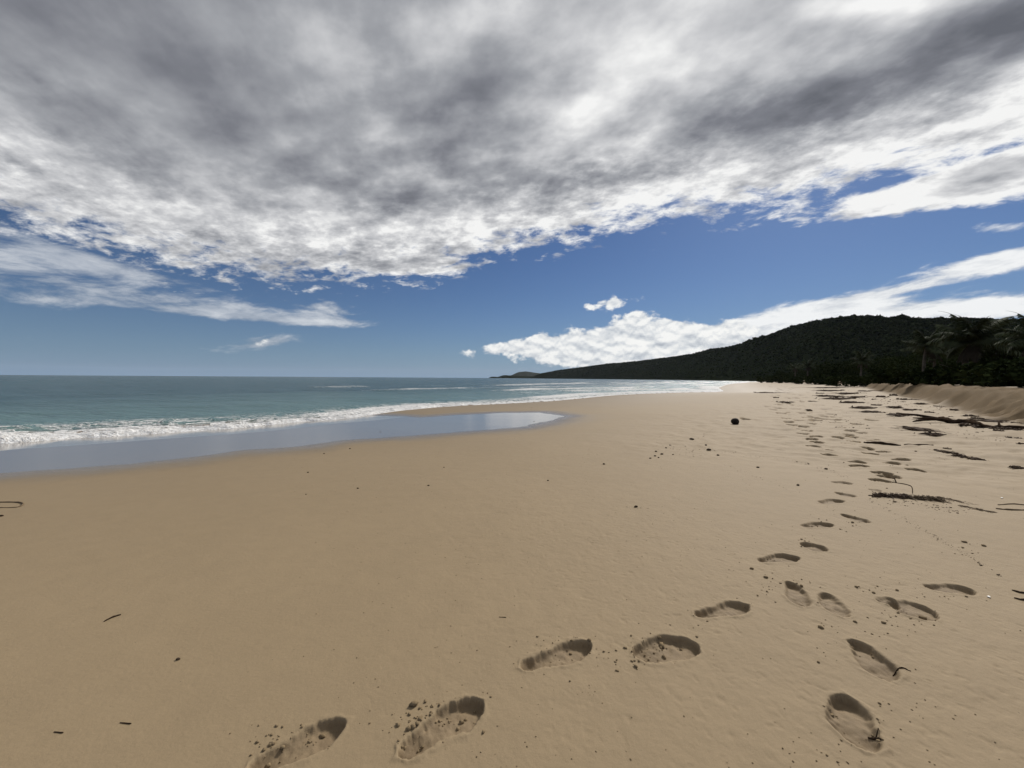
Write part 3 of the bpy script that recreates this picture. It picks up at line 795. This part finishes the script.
big = [(1012, 52, 7.5, 3.3, 'broad dark tree filling the gap behind the two right-hand palms'),
       (988, 58, 7, 3.2, 'dark round tree behind the big leaning palm'),
       (950, 70, 7, 3.3, 'dark low tree between the lone palm and the big palm'),
       (1050, 45, 7, 3.0, 'tall dark tree cut by the right edge of the photo'),
       (905, 95, 9, 3.9, 'wide flat-topped tree left of the lone palm'),
       (885, 120, 9, 5.0, 'rounded tree right of the small far palm'),
       (840, 150, 11, 5.0, 'low spreading tree left of the small far palm'),
       (822, 180, 11, 5.5, 'small distant tree right of the tiny palm pair'),
       (785, 230, 13, 5.5, 'last distant tree at the left end of the dune scrub')]
for i, (px, D, w, h, lb) in enumerate(big): shrub(px, D, w, h, lb, 'broadleaf_tree', i, .13 if D < 100 else .25, 7000, 'broadleaf trees behind the dune')
low = [(1040, 30, 3, 1.3), (1018, 33, 3.2, 1.2), (1000, 36, 3, 1.2), (982, 37, 3.2, 1.1), (962, 42, 3.4, 1.3), (945, 44, 3.2, 1.1), (930, 43, 3, 1.1), (914, 52, 3.6, 1.4), (898, 60, 4, 1.5),
       (880, 72, 4.5, 1.7), (866, 84, 5, 1.8), (850, 95, 6, 2.0), (832, 115, 7, 2.2), (814, 135, 8, 2.6), (797, 150, 8, 2.6), (780, 180, 9, 2.6), (768, 220, 10, 2.8)]
names = ['cut by the right edge of the photo', 'second from the right edge', 'under the dense dark palm', 'under the big leaning palm', 'left of the big leaning palm', 'between the lone and big palms',
         'under the lone palm', 'just left of the lone palm', 'under the wide flat-topped tree', 'right of the small far palm', 'at the foot of the small far palm', 'left of the small far palm',
         'under the low spreading tree', 'right of the tiny palm pair', 'at the foot of the tiny palm pair', 'left of the tiny palm pair', 'farthest left where the scrub meets the beach']
for i, (px, D, w, h) in enumerate(low): shrub(px, D, w, h, 'low green beach shrub on the dune top, ' + names[i], 'shrub', 40 + i, .11 + D * .0012, 1500)

# dune grass and creepers: uncountable
gp = []; rg2 = np.random.default_rng(77)
n = 26000
aa = rg2.uniform(azel(765, 379)[0], R(66), n); rr = 12 + 150 * rg2.random(n) ** 1.5
gx_ = rr * np.sin(aa); gy_ = rr * np.cos(aa)
e_, t_ = polydist(gx_, gy_, DUNE)
ok = (e_ > 9.0 + 2.5 * fbm(t_ * .15, t_ * 0, 2, 900)) & (e_ < 40)
gx_, gy_ = gx_[ok], gy_[ok]; gz_ = base_h(gx_, gy_)
c_ = np.stack([gx_, gy_, gz_ + .12 + rg2.random(len(gx_)) * .22 * (1 + np.hypot(gx_, gy_) * .01)], 1)
v, f, tnt = leaf_quads(c_, 0.13 + 0.0016 * np.hypot(gx_, gy_), rg2)
obj('dune_grass', mesh_from('dune_grass', v, f, m_grass, {'tint': tnt}), None, kind='stuff', label='low green creepers and grass on the dune behind the sand lip', category='grass')

# ------------------------------------------------------------------ seaweed, driftwood, coconut, pebbles, crumbs
m_weed = simple_mat('dry_seaweed', (0.045, 0.028, 0.017), (0.115, 0.075, 0.045), .9, 30, .2, .4)
m_weed2 = simple_mat('straw_seaweed', (0.11, 0.078, 0.045), (0.19, 0.138, 0.082), .9, 30, .2, .4)
m_wood = simple_mat('driftwood', (0.030, 0.020, 0.014), (0.065, 0.045, 0.030), .95, 12, .0, .6)
def weed_mesh(seed, L=1.0, Wd=.28, Hh=.08, n=46, mat=None):
    """unit clump, long axis X: tangled strands and blades over a low torn mat"""
    rd = random.Random(seed); mb = MB()
    env = [rd.uniform(.35, 1) for _ in range(7)]
    def ev(t_): k = t_ * 6; i = min(int(k), 5); return env[i] * (1 - (k - i)) + env[i + 1] * (k - i)
    for k in range(n):
        t0 = min(max(rd.gauss(.5, .24), 0.02), .98); ln = rd.uniform(.08, .26) * L; a = rd.gauss(0, .7)
        y = rd.gauss(0, .33) * Wd * ev(t0); x = (t0 - .5) * L; z = rd.random() ** 1.5 * Hh * ev(t0); pts = []
        for i in range(5):
            pts.append((x, y, max(z, .006))); x += math.cos(a) * ln / 4; y += math.sin(a) * ln / 4; a += rd.gauss(0, .45); z += rd.gauss(-Hh * .12, Hh * .2)
        r_ = rd.uniform(.006, .016) * L; V, Fc = tube(pts, [r_, r_ * 1.3, r_, r_ * .8, r_ * .3], 5, rd.uniform(.4, .9)); mb.add(V, Fc)
    for k in range(9):                                  # torn matted body
        t0 = rd.uniform(.12, .88); w_ = ev(t0) * Wd * .5; cx = (t0 - .5) * L; cy = rd.gauss(0, .12) * Wd; m = 10; top = []; bot = []
        for i in range(m):
            th = 6.283 * i / m; rr_ = rd.uniform(.6, 1.25); bot.append((cx + math.cos(th) * L * .09 * rr_, cy + math.sin(th) * w_ * rr_, -.01))
            top.append((cx + math.cos(th) * L * .06 * rr_, cy + math.sin(th) * w_ * .6 * rr_, Hh * rd.uniform(.3, .75)))
        V = bot + top + [(cx, cy, Hh * rd.uniform(.5, .95))]; Fc = [(i, (i + 1) % m, m + (i + 1) % m, m + i) for i in range(m)] + [(m + i, m + (i + 1) % m, 2 * m) for i in range(m)]
        mb.add(V, Fc)
    return mb.mesh('seaweed_clump', mat or m_weed, False)
WEED = [weed_mesh(i) for i in range(7)]
WEEDT = [weed_mesh(20 + i, 1, .14, .05, 26) for i in range(4)]
def ground_ang(x, y): return ground(x, y)
def lay(name, me, px, py, Lpx, label, cat, group=None, tilt=0.0, wide=1.0, high=1.0, ref=1.0, dz=0.0):
    """lay a unit piece on the beach, its length read across the line of sight"""
    x, y, z = surv(px, py)
    x2, y2, _ = surv(px + Lpx / 2, py + tilt * Lpx / 2); x1, y1, _ = surv(px - Lpx / 2, py - tilt * Lpx / 2)
    L = math.hypot(x2 - x1, y2 - y1); L = min(L, Lpx / F * math.hypot(x, y) * 1.25)
    o = obj(name, me); o.location = (x, y, ground(x, y) + dz); s_ = L / ref
    D_ = math.hypot(x, y); wm = min(2.4 * D_ * D_ / (F * 1.15), 1.1 * L) * wide; hm = min(max(1.4 * D_ / F, .025), .16) * high
    o.scale = (s_, max(wm / .28, s_ * .5 * wide), hm / .08); o.rotation_euler = (0, 0, math.atan2(y2 - y1, x2 - x1))
    o['label'] = label; o['category'] = cat
    if group: o['group'] = group
    return o
GW = 'dark seaweed clumps strewn below the dune scarp'
wl = [ # px, py, length px, tilt, thin?, label
 (920, 430, 17, -.25, 0, 'flat dark seaweed clump just below the left tip of the long branch'),
 (935, 435.5, 15, .15, 0, 'ragged seaweed clump on open sand under the fork of the long branch'),
 (1014, 438, 19, .05, 0, 'dark seaweed clump below the right end of the long branch'),
 (998, 433, 13, .05, 1, 'thin seaweed clump touching the underside of the long branch'),
 (872, 412.4, 20, .05, 0, 'dark seaweed strip left of the longest flat strip'),
 (900, 415.6, 28, .02, 0, 'longest flat dark seaweed strip, left of the branch tip'),
 (895, 408, 11, .05, 0, 'short seaweed clump above the longest flat strip'),
 (914, 410, 17, -.05, 1, 'thin brown seaweed streak right above the longest flat strip'),
 (929, 413, 12, .02, 1, 'thin seaweed streak above the left tip of the branch'),
 (954, 410, 8, .0, 0, 'small seaweed clump at the foot of the scarp above the branch fork'),
 (951, 416.5, 7, .0, 1, 'tiny seaweed scrap directly above the branch fork'),
 (969, 416.5, 19, .02, 0, 'seaweed strip on the scarp foot above the middle of the branch'),
 (977, 419.0, 16, .05, 1, 'thin seaweed streak just under the scarp foot strip'),
 (991, 421.7, 17, -.1, 0, 'grey-brown seaweed strip on the scarp foot, right of the branch middle'),
 (1016, 424, 14, .05, 1, 'seaweed streak on the scarp foot near the right edge of the photo'),
 (911, 399.8, 15, .03, 0, 'dark seaweed clump high at the scarp foot, right of two companions'),
 (900, 399.5, 9, .0, 0, 'small dark seaweed clump high at the scarp foot, middle of three'),
 (893, 395.8, 9, .0, 0, 'small seaweed clump highest at the scarp foot'),
 (881, 397.2, 14, .0, 0, 'seaweed strip high on the beach, left one of the scarp foot three'),
 (875, 399.6, 8, .0, 1, 'small seaweed scrap under the high left strip'),
 (876, 405.5, 12, .02, 1, 'brown seaweed streak midway between the high strip and the flat strips'),
 (922, 404.4, 10, -.05, 1, 'thin seaweed streak right below the three scarp foot clumps'),
 (938, 406, 14, .0, 1, 'faint seaweed streak along the scarp foot left of the branch fork'),
 (866, 408, 12, .1, 0, 'seaweed clump above the left dark strip'),
 (947, 448.7, 11, .08, 1, 'thin seaweed streak above the lumpy string of weed'),
 (939, 450.5, 20, .12, 1, 'curved seaweed string arching left of the lumpy weed'),
 (951, 453, 13, .15, 0, 'dark lump in the middle of the weed string right of the long stick'),
 (960, 456.5, 15, .15, 0, 'second dark lump of the weed string right of the long stick'),
 (975, 458.5, 14, -.05, 0, 'rightmost lump of the weed string right of the long stick'),
 (1021, 445, 10, .1, 1, 'small seaweed scrap at the right edge just under the branch'),
 (1020, 469, 15, .2, 0, 'dark seaweed clump at the right edge, alone on pale sand'),
 (768, 393, 17, .02, 1, 'far thin seaweed strip left of all the others on the upper beach'),
 (834, 388, 22, .03, 0, 'farthest wide seaweed clump below the left end of the scarp'),
 (833, 391, 14, .05, 0, 'far seaweed clump under the farthest wide clump'),
 (849, 394, 12, .05, 0, 'far seaweed clump right of and under the farthest wide clump'),
 (829, 396.7, 11, .05, 0, 'far seaweed clump above the shoulder of the footprint trail'),
 (842, 399.2, 15, .05, 0, 'dark seaweed clump midway down the far weed diagonal'),
 (853, 402.7, 11, .06, 0, 'dark seaweed clump at the lower end of the far weed diagonal'),
 (812, 401.7, 11, .03, 1, 'faint seaweed strip left of the far weed diagonal'),
 (820, 393.6, 9, .0, 1, 'small far seaweed scrap left of the far weed diagonal'),
 (864, 391.5, 9, .0, 1, 'small far seaweed scrap right of the far weed diagonal'),
 (858, 397.5, 9, .1, 0, 'short far seaweed clump right of the diagonal middle'),
 (809, 411, 6, .0, 0, 'little dark seaweed lump beside the upper footprint trail'),
 (785, 402.5, 10, .1, 1, 'thin seaweed scrap left of the upper footprint trail'),
 (776, 398, 7, .0, 1, 'tiny seaweed scrap at the head of the footprint trail'),
 (850, 386.5, 14, .0, 1, 'seaweed strip right under the far end of the scarp'),
]
for i, (px, py, L, tl_, thin_, lb) in enumerate(wl):
    me = WEEDT[i % 4] if thin_ else WEED[i % 7]
    lay('seaweed_clump', me, px, py, L, lb, 'seaweed', GW, tl_, .9 if not thin_ else .8, 1.0)

# large weed pile with straw-coloured stalks in the middle distance
def pile_piece(px, py, L, tl_, label, me, wide=.7, high=1.2): return lay('seaweed_pile', me, px, py, L, label, 'seaweed', 'matted seaweed pile right of the footprints', tl_, wide, high)
BIGW = [weed_mesh(40 + i, 1, .22, .13, 130) for i in range(2)]; STRAW = [weed_mesh(50 + i, 1, .16, .05, 44, m_weed2) for i in range(2)]
pile_piece(892, 497.5, 48, .03, 'dark tangled left half of the seaweed mat beside the footprints', BIGW[0])
pile_piece(926, 500, 40, .08, 'brown tangled right half of the seaweed mat beside the footprints', weed_mesh(60, 1, .22, .13, 130, m_weed2))
pile_piece(953, 501, 34, .22, 'straw-coloured upper stalk bundle at the right of the seaweed mat', STRAW[0], .5, .8)
pile_piece(978, 510, 42, .2, 'straw-coloured lower stalk bundle trailing right of the seaweed mat', STRAW[1], .5, .8)

# driftwood
def drift(name, pxs_, rad, label, cat='driftwood', mat=m_wood, lift=.6, side=None, seed=0, n=7):
    rd = random.Random(seed); P_ = [surv(*p) for p in pxs_]; P2 = smooth_line([(p[0], p[1]) for p in P_], 5)
    cx, cy = P2[0]; z0 = ground(cx, cy); m = len(P2); pts = []; rads = []
    for i, (x, y) in enumerate(P2):
        r_ = float(np.interp(i / (m - 1), np.linspace(0, 1, len(rad)), rad)) * rd.uniform(.82, 1.18)
        pts.append((x - cx, y - cy, ground(x, y) - z0 + r_ * lift + rd.uniform(0, .2) * r_)); rads.append(r_)
    mb = MB(); V, Fc = tube(pts, rads, n); mb.add(V, Fc)
    for (t_, dx, dy, dz, r_) in (side or []):
        b_ = Vector(pts[int(t_ * (m - 1))]); V, Fc = tube([b_, b_ + Vector((dx, dy, dz)) * .5 + Vector((0, 0, .03)), b_ + Vector((dx, dy, dz))], [r_, r_ * .7, r_ * .25], 5); mb.add(V, Fc)
    return obj(name, mb.mesh(name, mat), None, label=label, category=cat) , (cx, cy, z0)
def place(t): t[0].location = t[1]; return t[0]
place(drift('driftwood_branch', [(913, 422.5), (932, 421.2), (941, 420), (950, 423.4), (966, 424.2), (983, 427.6), (1004, 430.5), (1030, 430.8)], [.02, .045, .07, .075, .05, .05, .045, .04],
      'long dark driftwood branch lying along the foot of the sand scarp', side=[(.28, -.5, .8, .10, .05), (.45, -.7, .3, .06, .05), (.5, .9, .3, .04, .03), (.7, -.4, -.35, .02, .03), (.85, .6, .5, .05, .03)], seed=1))
for (px, py, L, lb) in ((942, 421, 30, 'tangled seaweed heaped on the fork of the long branch'), (975, 427, 34, 'seaweed caught along the middle of the long branch'), (1006, 431, 34, 'seaweed caught on the right end of the long branch')):
    lay('seaweed_clump', WEED[px % 7], px, py, L, lb, 'seaweed', GW, .08, .45, 1.1)
place(drift('driftwood_stick', [(864, 442.2), (875, 443.5), (888, 444), (901, 445)], [.012, .03, .03, .015], 'straight dark stick right of the far footprints, alone on the sand', seed=2))
place(drift('driftwood_twig', [(904, 445.5), (916, 445.3), (933, 444)], [.01, .015, .01], 'thin twig in line with the straight dark stick, to its right', seed=3))
place(drift('driftwood_twig', [(876, 480.5), (893, 482.5), (908, 485.5), (912, 488), (912.5, 494)], [.003, .005, .005, .004, .003], 'bent dark twig just above the seaweed mat', seed=4, side=[(.3, .1, .15, .02, .008)]))
place(drift('driftwood_twig', [(996, 509.5), (1010, 510.5), (1028, 510)], [.005, .008, .006], 'pale thin stalk reaching the right edge beside the seaweed mat', mat=m_weed2, seed=5))
place(drift('driftwood_twig', [(998, 505), (1012, 504), (1024, 505)], [.004, .006, .005], 'pale short stalk above the stalk that reaches the right edge', mat=m_weed2, seed=6))
place(drift('driftwood_twig', [(104, 622.5), (112, 618.5), (121, 615.5)], [.003, .006, .003], 'small dark twig alone on the smooth left foreground sand', seed=7))
place(drift('driftwood_twig', [(-12, 503.5), (8, 503), (20, 503.5), (23, 505.5), (17, 508), (2, 508.5), (-10, 508)], [.004, .007, .009, .008, .005, .004, .004], 'looped brown root at the left edge of the photo', mat=m_weed2, seed=8))
place(drift('driftwood_twig', [(-6, 517.5), (3, 517)], [.006, .01], 'short twig end at the left edge below the looped root', seed=9))
place(drift('driftwood_twig', [(120, 723), (131, 724)], [.0015, .0025], 'tiny dark twig in the lower left, right of a smaller one', seed=10))
place(drift('driftwood_twig', [(54, 732.5), (63, 733.5)], [.0015, .0025], 'tiny dark twig in the lower left corner area', seed=11))
place(drift('driftwood_twig', [(499, 617.5), (506, 618)], [.0015, .002], 'tiny twig on smooth sand above the middle footprint', seed=12))
place(drift('driftwood_twig', [(893, 672), (902, 670.5), (911, 673)], [.002, .0028, .0015], 'small dark twig touching the right footprint above the widest footprint', seed=13))
place(drift('driftwood_twig', [(868, 733), (876, 736), (882, 742)], [.003, .0045, .002], 'small forked twig at the right rim of the widest footprint', seed=14, side=[(.5, .03, .015, .004, .002)]))
place(drift('driftwood_twig', [(1012, 591), (1020, 593.5), (1030, 594)], [.003, .006, .004], 'dark scrap of wood at the right edge, upper of two', seed=15))
place(drift('driftwood_twig', [(1014, 599), (1022, 601), (1030, 601)], [.003, .006, .004], 'dark scrap of wood at the right edge, lower of two', seed=16))

# coconut: husk with ridges and a stem cap
m_husk = simple_mat('coconut_husk', (0.012, 0.010, 0.008), (0.030, 0.022, 0.016), .8, 18, .2, .6)
def coconut():
    x, y, z = surv(735, 424); r_ = .105; mb = MB(); nu, nv = 28, 18; V = []; Fc = []
    for j in range(nv + 1):
        ph = math.pi * j / nv
        for i in range(nu):
            th = 2 * math.pi * i / nu; rid = 1 + .05 * math.cos(3 * th) * math.sin(ph) + .012 * math.sin(9 * th + j)
            V.append((r_ * 1.18 * math.cos(ph) * (1.04 if ph < 1 else 1), r_ * rid * math.sin(ph) * math.cos(th), r_ * rid * math.sin(ph) * math.sin(th)))
    for j in range(nv):
        for i in range(nu): Fc.append((j * nu + i, j * nu + (i + 1) % nu, (j + 1) * nu + (i + 1) % nu, (j + 1) * nu + i))
    mb.add(V, Fc)
    o = obj('coconut', mb.mesh('coconut', m_husk), None, label='round dark coconut lying alone on the open sand', category='coconut')
    o.location = (x, y, ground(x, y) + r_ * .8); o.rotation_euler = (0, R(12), R(25))
    mb = MB(); V, Fc = tube([(r_ * 1.12, 0, 0), (r_ * 1.2, 0, 0), (r_ * 1.26, 0, .01)], [.035, .03, .015], 8); mb.add(V, Fc); obj('stem_cap', mb.mesh('stem_cap', m_weed2), o)
coconut()

# pebbles and bits of weed
m_peb = simple_mat('dark_pebble', (0.040, 0.028, 0.020), (0.095, 0.070, 0.048), .9, 30, 0, .3)
def peb_mesh(seed):
    rg_ = np.random.default_rng(seed); mb = MB(); nu, nv = 10, 7; V = []; Fc = []; o1, o2, o3 = rg_.uniform(0, 6, 3)
    for j in range(nv + 1):
        ph = math.pi * j / nv
        for i in range(nu):
            th = 2 * math.pi * i / nu; k = 1 + .16 * math.sin(2 * th + o1) * math.sin(ph) + .1 * math.cos(3 * th + ph + o2)
            V.append((math.sin(ph) * math.cos(th) * k, .75 * math.sin(ph) * math.sin(th) * k, .55 * math.cos(ph) * (1 + .1 * math.sin(o3 + th))))
    for j in range(nv):
        for i in range(nu): Fc.append((j * nu + i, (j + 1) * nu + i, (j + 1) * nu + (i + 1) % nu, j * nu + (i + 1) % nu))
    mb.add(V, Fc); return mb.mesh('pebble', m_peb)
PEB = [peb_mesh(i) for i in range(5)]
pebs = [(656, 452, 2.6, 'dark pebble at the top of the pebble patch left of the coconut'), (655, 456.5, 2.4, 'dark pebble at the left centre of the pebble patch'), (662, 454.7, 3.0, 'flattest widest pebble in the centre of the pebble patch'),
        (650.4, 458.8, 2.4, 'dark pebble at the left end of the pebble patch'), (658.6, 458.2, 2.2, 'dark pebble at the lower edge of the pebble patch'), (670, 446, 2.0, 'small pebble above the pebble patch, right one of two'),
        (666, 448.5, 2.0, 'small pebble above the pebble patch, left one of two'), (692, 440.3, 4.0, 'flat dark scrap on the sand left of the coconut'), (709, 451, 4.0, 'largest dark pebble below and left of the coconut'),
        (706, 446.7, 2.8, 'pebble just above the largest dark pebble'), (718, 456, 2.6, 'pebble below and right of the largest dark pebble'), (673, 455, 1.8, 'small faint pebble right of the pebble patch'), (604, 464.5, 2.8, 'flat pebble alone left of the pebble patch'),
        (758, 468, 2.6, 'lone pebble on the way to the footprints'), (798, 486, 3.0, 'lone dark pebble left of the footprint line'), (308, 473, 2.0, 'small stone on the smooth sand below the pool, upper left of four'),
        (306, 495, 1.5, 'tiny stone on the smooth sand, lower left of four'), (358, 489, 2.2, 'small stone on the smooth sand below the middle of the pool'), (428.5, 486.5, 2.4, 'small stone on smooth sand below the right half of the pool'),
        (324, 454, 1.6, 'tiny stone close under the edge of the pool, left one'), (350, 449, 1.8, 'tiny stone close under the edge of the pool, right one'), (444, 468, 1.6, 'tiny stone below the pool tip'),
        (548, 481, 2.2, 'small stone left of the dry weed tuft'), (380.5, 432, 2.0, 'dark stone at the edge of the pool'), (178, 660, 3.4, 'small dark stone in the left foreground'), 
        (826, 470, 2.6, 'dark stone above the footprint line'), (534, 421.5, 1.8, 'small dark stone standing in the pool tip'), (636, 508, 4, 'clotted brown lump on the open middle sand')]
for i, (px, py, s_, lb) in enumerate(pebs):
    x, y, z = surv(px, py); D = math.hypot(x, y); k = s_ / F * D * .46
    o = obj('pebble', PEB[i % 5], None, label=lb, category='pebble', group='dark pebbles on the beach'); o.location = (x, y, ground(x, y) + k * .35)
    o.scale = (k, k, k * .9); o.rotation_euler = (random.uniform(-.2, .2), random.uniform(-.2, .2), random.uniform(-.5, .5))
# white shell
m_shell = simple_mat('white_shell', (0.62, 0.58, 0.52), (0.78, 0.75, 0.70), .4, 60, .5)
def shell(px, py, r_, label):
    x, y, z = surv(px, py); mb = MB(); nu, nv = 20, 6; V = []; Fc = []
    for j in range(nv + 1):
        rr_ = j / nv
        for i in range(nu + 1):
            th = R(-75 + 150 * i / nu); k = 1 + .04 * math.cos(i * math.pi)
            V.append((math.cos(th) * rr_ * r_ * k - r_ * .4, math.sin(th) * rr_ * r_ * k, r_ * .42 * math.sqrt(max(0, 1 - (rr_ * 1.0) ** 2)) * (.9 + .1 * math.cos(i * math.pi))))
    n_ = len(V); V += [(a_, b_, c__ - .0025) for a_, b_, c__ in V]
    for j in range(nv):
        for i in range(nu):
            q_ = (j * (nu + 1) + i, (j + 1) * (nu + 1) + i, (j + 1) * (nu + 1) + i + 1, j * (nu + 1) + i + 1); Fc.append(q_); Fc.append(tuple(v_ + n_ for v_ in q_[::-1]))
    mb.add(V, Fc); o = obj('seashell', mb.mesh('seashell', m_shell), None, label=label, category='shell'); o.location = (x, y, ground(x, y) + .003); o.rotation_euler = (.15, -.1, 2.4)
shell(989, 598, .014, 'small white shell alone near the right edge, below the highest right footprint')
shell(1002, 498, .018, 'small white shell fragment right of the seaweed mat')

# crumbs of sand kicked out of the prints, and scattered grit: uncountable
m_crumb = simple_mat('sand_crumb', (0.19, 0.14, 0.08), (0.27, 0.20, 0.12), .95, 80, .1, .5)
def crumbs(name, pts, label, mat, flat=.7):
    """pts: x, y, size"""
    pts = np.array(pts); n = len(pts); rg_ = np.random.default_rng(8)
    H_, *_ = sand_heights(pts[:, 0].copy(), pts[:, 1].copy())
    ico = np.array([(0, 0, 1), (.9, 0, .3), (.28, .86, .3), (-.73, .53, .3), (-.73, -.53, .3), (.28, -.86, .3), (.6, .5, -.5), (-.3, .75, -.5), (-.8, 0, -.5), (-.2, -.8, -.5), (.65, -.5, -.5)])
    fc = [(0, 1, 2), (0, 2, 3), (0, 3, 4), (0, 4, 5), (0, 5, 1), (1, 6, 2), (2, 6, 7), (2, 7, 3), (3, 7, 8), (3, 8, 4), (4, 8, 9), (4, 9, 5), (5, 9, 10), (5, 10, 1), (1, 10, 6)]
    fc = np.array(fc); k = len(ico)
    V = ico[None] * rg_.uniform(.6, 1.35, (n, k, 1)); a_ = rg_.uniform(0, 6.28, n); ca, sa = np.cos(a_)[:, None], np.sin(a_)[:, None]
    X_ = V[..., 0] * ca - V[..., 1] * sa * .75; Y_ = V[..., 0] * sa + V[..., 1] * ca * .75; Z_ = V[..., 2] * flat
    s_ = pts[:, 2][:, None]
    co = np.stack([X_ * s_ + pts[:, 0][:, None], Y_ * s_ + pts[:, 1][:, None], Z_ * s_ + H_[:, None] + s_ * .25], -1).reshape(-1, 3)
    f_ = (fc[None] + (np.arange(n) * k)[:, None, None]).reshape(-1, 3)
    return obj(name, mesh_from(name, co, f_, mat), None, kind='stuff', label=label, category=name.replace('_', ' '))
cp = []; rgc = np.random.default_rng(31)
def spray(px, py, rx, ry, n, s0, s1):
    for _ in range(int(n * .6)):
        x, y, _z = surv(px + rgc.normal() * rx, py + rgc.normal() * ry); cp.append((x, y, s0 * .75 * math.exp(abs(rgc.normal()) * .75) * (1 if rgc.random() < .93 else 1.7)))
for a_ in [(290, 735, 28, 6, 55, .0035, .009), (268, 748, 10, 5, 25, .004, .010), (420, 718, 18, 7, 60, .004, .010), (432, 703, 12, 4, 22, .004, .010), (405, 735, 14, 8, 30, .003, .007), (455, 712, 14, 8, 18, .003, .007),
           (548, 650, 18, 5, 40, .003, .008), (575, 642, 8, 2, 16, .004, .009), (640, 652, 14, 7, 60, .003, .009), (628, 660, 10, 6, 25, .003, .007), (660, 640, 14, 4, 26, .004, .009),
           (770, 590, 7, 7, 26, .004, .009), (795, 584, 9, 2, 14, .004, .008), (745, 578, 10, 6, 14, .003, .007), (765, 558, 7, 2, 12, .004, .008), (808, 541, 5, 3, 16, .004, .009), (845, 524, 9, 4, 22, .004, .01),
           (812, 525, 7, 3, 16, .004, .01), (838, 508, 7, 3, 12, .004, .01), (900, 618, 20, 6, 34, .003, .008), (925, 622, 12, 3, 12, .004, .009), (868, 590, 22, 1.5, 28, .003, .006), (950, 596, 12, 2, 12, .004, .008),
           (835, 640, 12, 14, 26, .003, .007), (868, 650, 10, 6, 14, .004, .009), (877, 735, 6, 8, 18, .003, .008), (834, 712, 4, 7, 16, .003, .007), (880, 628, 18, 6, 24, .003, .007), (820, 755, 25, 8, 26, .003, .008),
           (840, 735, 5, 6, 8, .003, .006), (935, 715, 18, 8, 16, .003, .006), (885, 710, 4, 6, 10, .003, .006), (588, 690, 12, 5, 14, .003, .006), (690, 622, 12, 5, 14, .003, .006), (815, 602, 5, 4, 8, .003, .006), (965, 550, 14, 5, 22, .005, .010), (880, 470, 20, 8, 20, .008, .016)]:
    spray(*a_)
for _ in range(900):
    t_ = rgc.random(); r_ = 1.3 + 9 * rgc.random() ** 1.3; a__ = R(rgc.uniform(-30, 56)); cp.append((r_ * math.sin(a__), r_ * math.cos(a__), rgc.uniform(.0012, .0035) * (1 + r_ * .12)))
crumbs('sand_crumbs', cp, 'loose crumbs of damp sand scattered round the footprints', m_crumb, .5)
# thin drift lines of weed fragments
dl = []
for line, nn, sz, jit in (([(880, 505), (905, 520), (930, 535), (950, 547), (975, 560), (1003, 578)], 130, .006, 1.0), ([(700, 448), (740, 455), (790, 460), (830, 470), (850, 480)], 110, .008, 1.2), ([(730, 423), (712, 430), (700, 437), (693, 441)], 45, .010, .8),
                     ([(858, 520), (866, 540), (862, 560)], 26, .004, 1.0), ([(724, 466), (760, 478), (800, 495)], 40, .006, 1.5), ([(655, 445), (672, 450), (690, 458), (700, 452)], 60, .009, 4), ([(720, 418), (728, 421)], 30, .010, 2),
                     ([(440, 411), (520, 408), (600, 406)], 30, .015, 1.0), ([(780, 385), (830, 388), (870, 398), (905, 404), (960, 412)], 420, .030, 4), ([(770, 390), (800, 400), (830, 415), (860, 430)], 180, .022, 6),
                     ([(860, 410), (920, 420), (1000, 440)], 140, .016, 5), ([(875, 500), (920, 505), (960, 512)], 120, .008, 3), ([(636, 508), (642, 509)], 16, .006, 2)):
    for _ in range(nn):
        k = rgc.random() * (len(line) - 1); i = int(k); fr = k - i; px = line[i][0] * (1 - fr) + line[i + 1][0] * fr + rgc.normal() * jit * 2; py = line[i][1] * (1 - fr) + line[i + 1][1] * fr + rgc.normal() * jit * .5
        x, y, _z = surv(px, py); dl.append((x, y, sz * .62 * math.exp(rgc.normal() * .5)))
crumbs('weed_fragments', dl, 'tiny broken bits of seaweed along the old tide lines', m_weed2, .3)
print('camera ground', CAM_GROUND)

# sea haze: thin even air round everything
m_haze = bpy.data.materials.new('sea_haze'); m_haze.use_nodes = True; ht = m_haze.node_tree; ht.nodes.clear()
vp = ht.nodes.new('ShaderNodeVolumePrincipled'); vp.inputs['Density'].default_value = 2.2e-5; vp.inputs['Color'].default_value = (0.80, 0.88, 1.0, 1); vp.inputs['Anisotropy'].default_value = 0.2
ho = ht.nodes.new('ShaderNodeOutputMaterial'); ht.links.new(vp.outputs[0], ho.inputs['Volume'])
mb = MB(); B_ = 13500
V = [(sx_ * B_, sy_ * B_, z_) for z_ in (-8, 260) for sx_, sy_ in ((-1, -1), (1, -1), (1, 1), (-1, 1))]
mb.add(V, [(3, 2, 1, 0), (4, 5, 6, 7), (0, 1, 5, 4), (1, 2, 6, 5), (2, 3, 7, 6), (3, 0, 4, 7)])
obj('haze', mb.mesh('haze', m_haze, False), None, kind='stuff', label='thin salt haze in the air over the bay', category='haze')
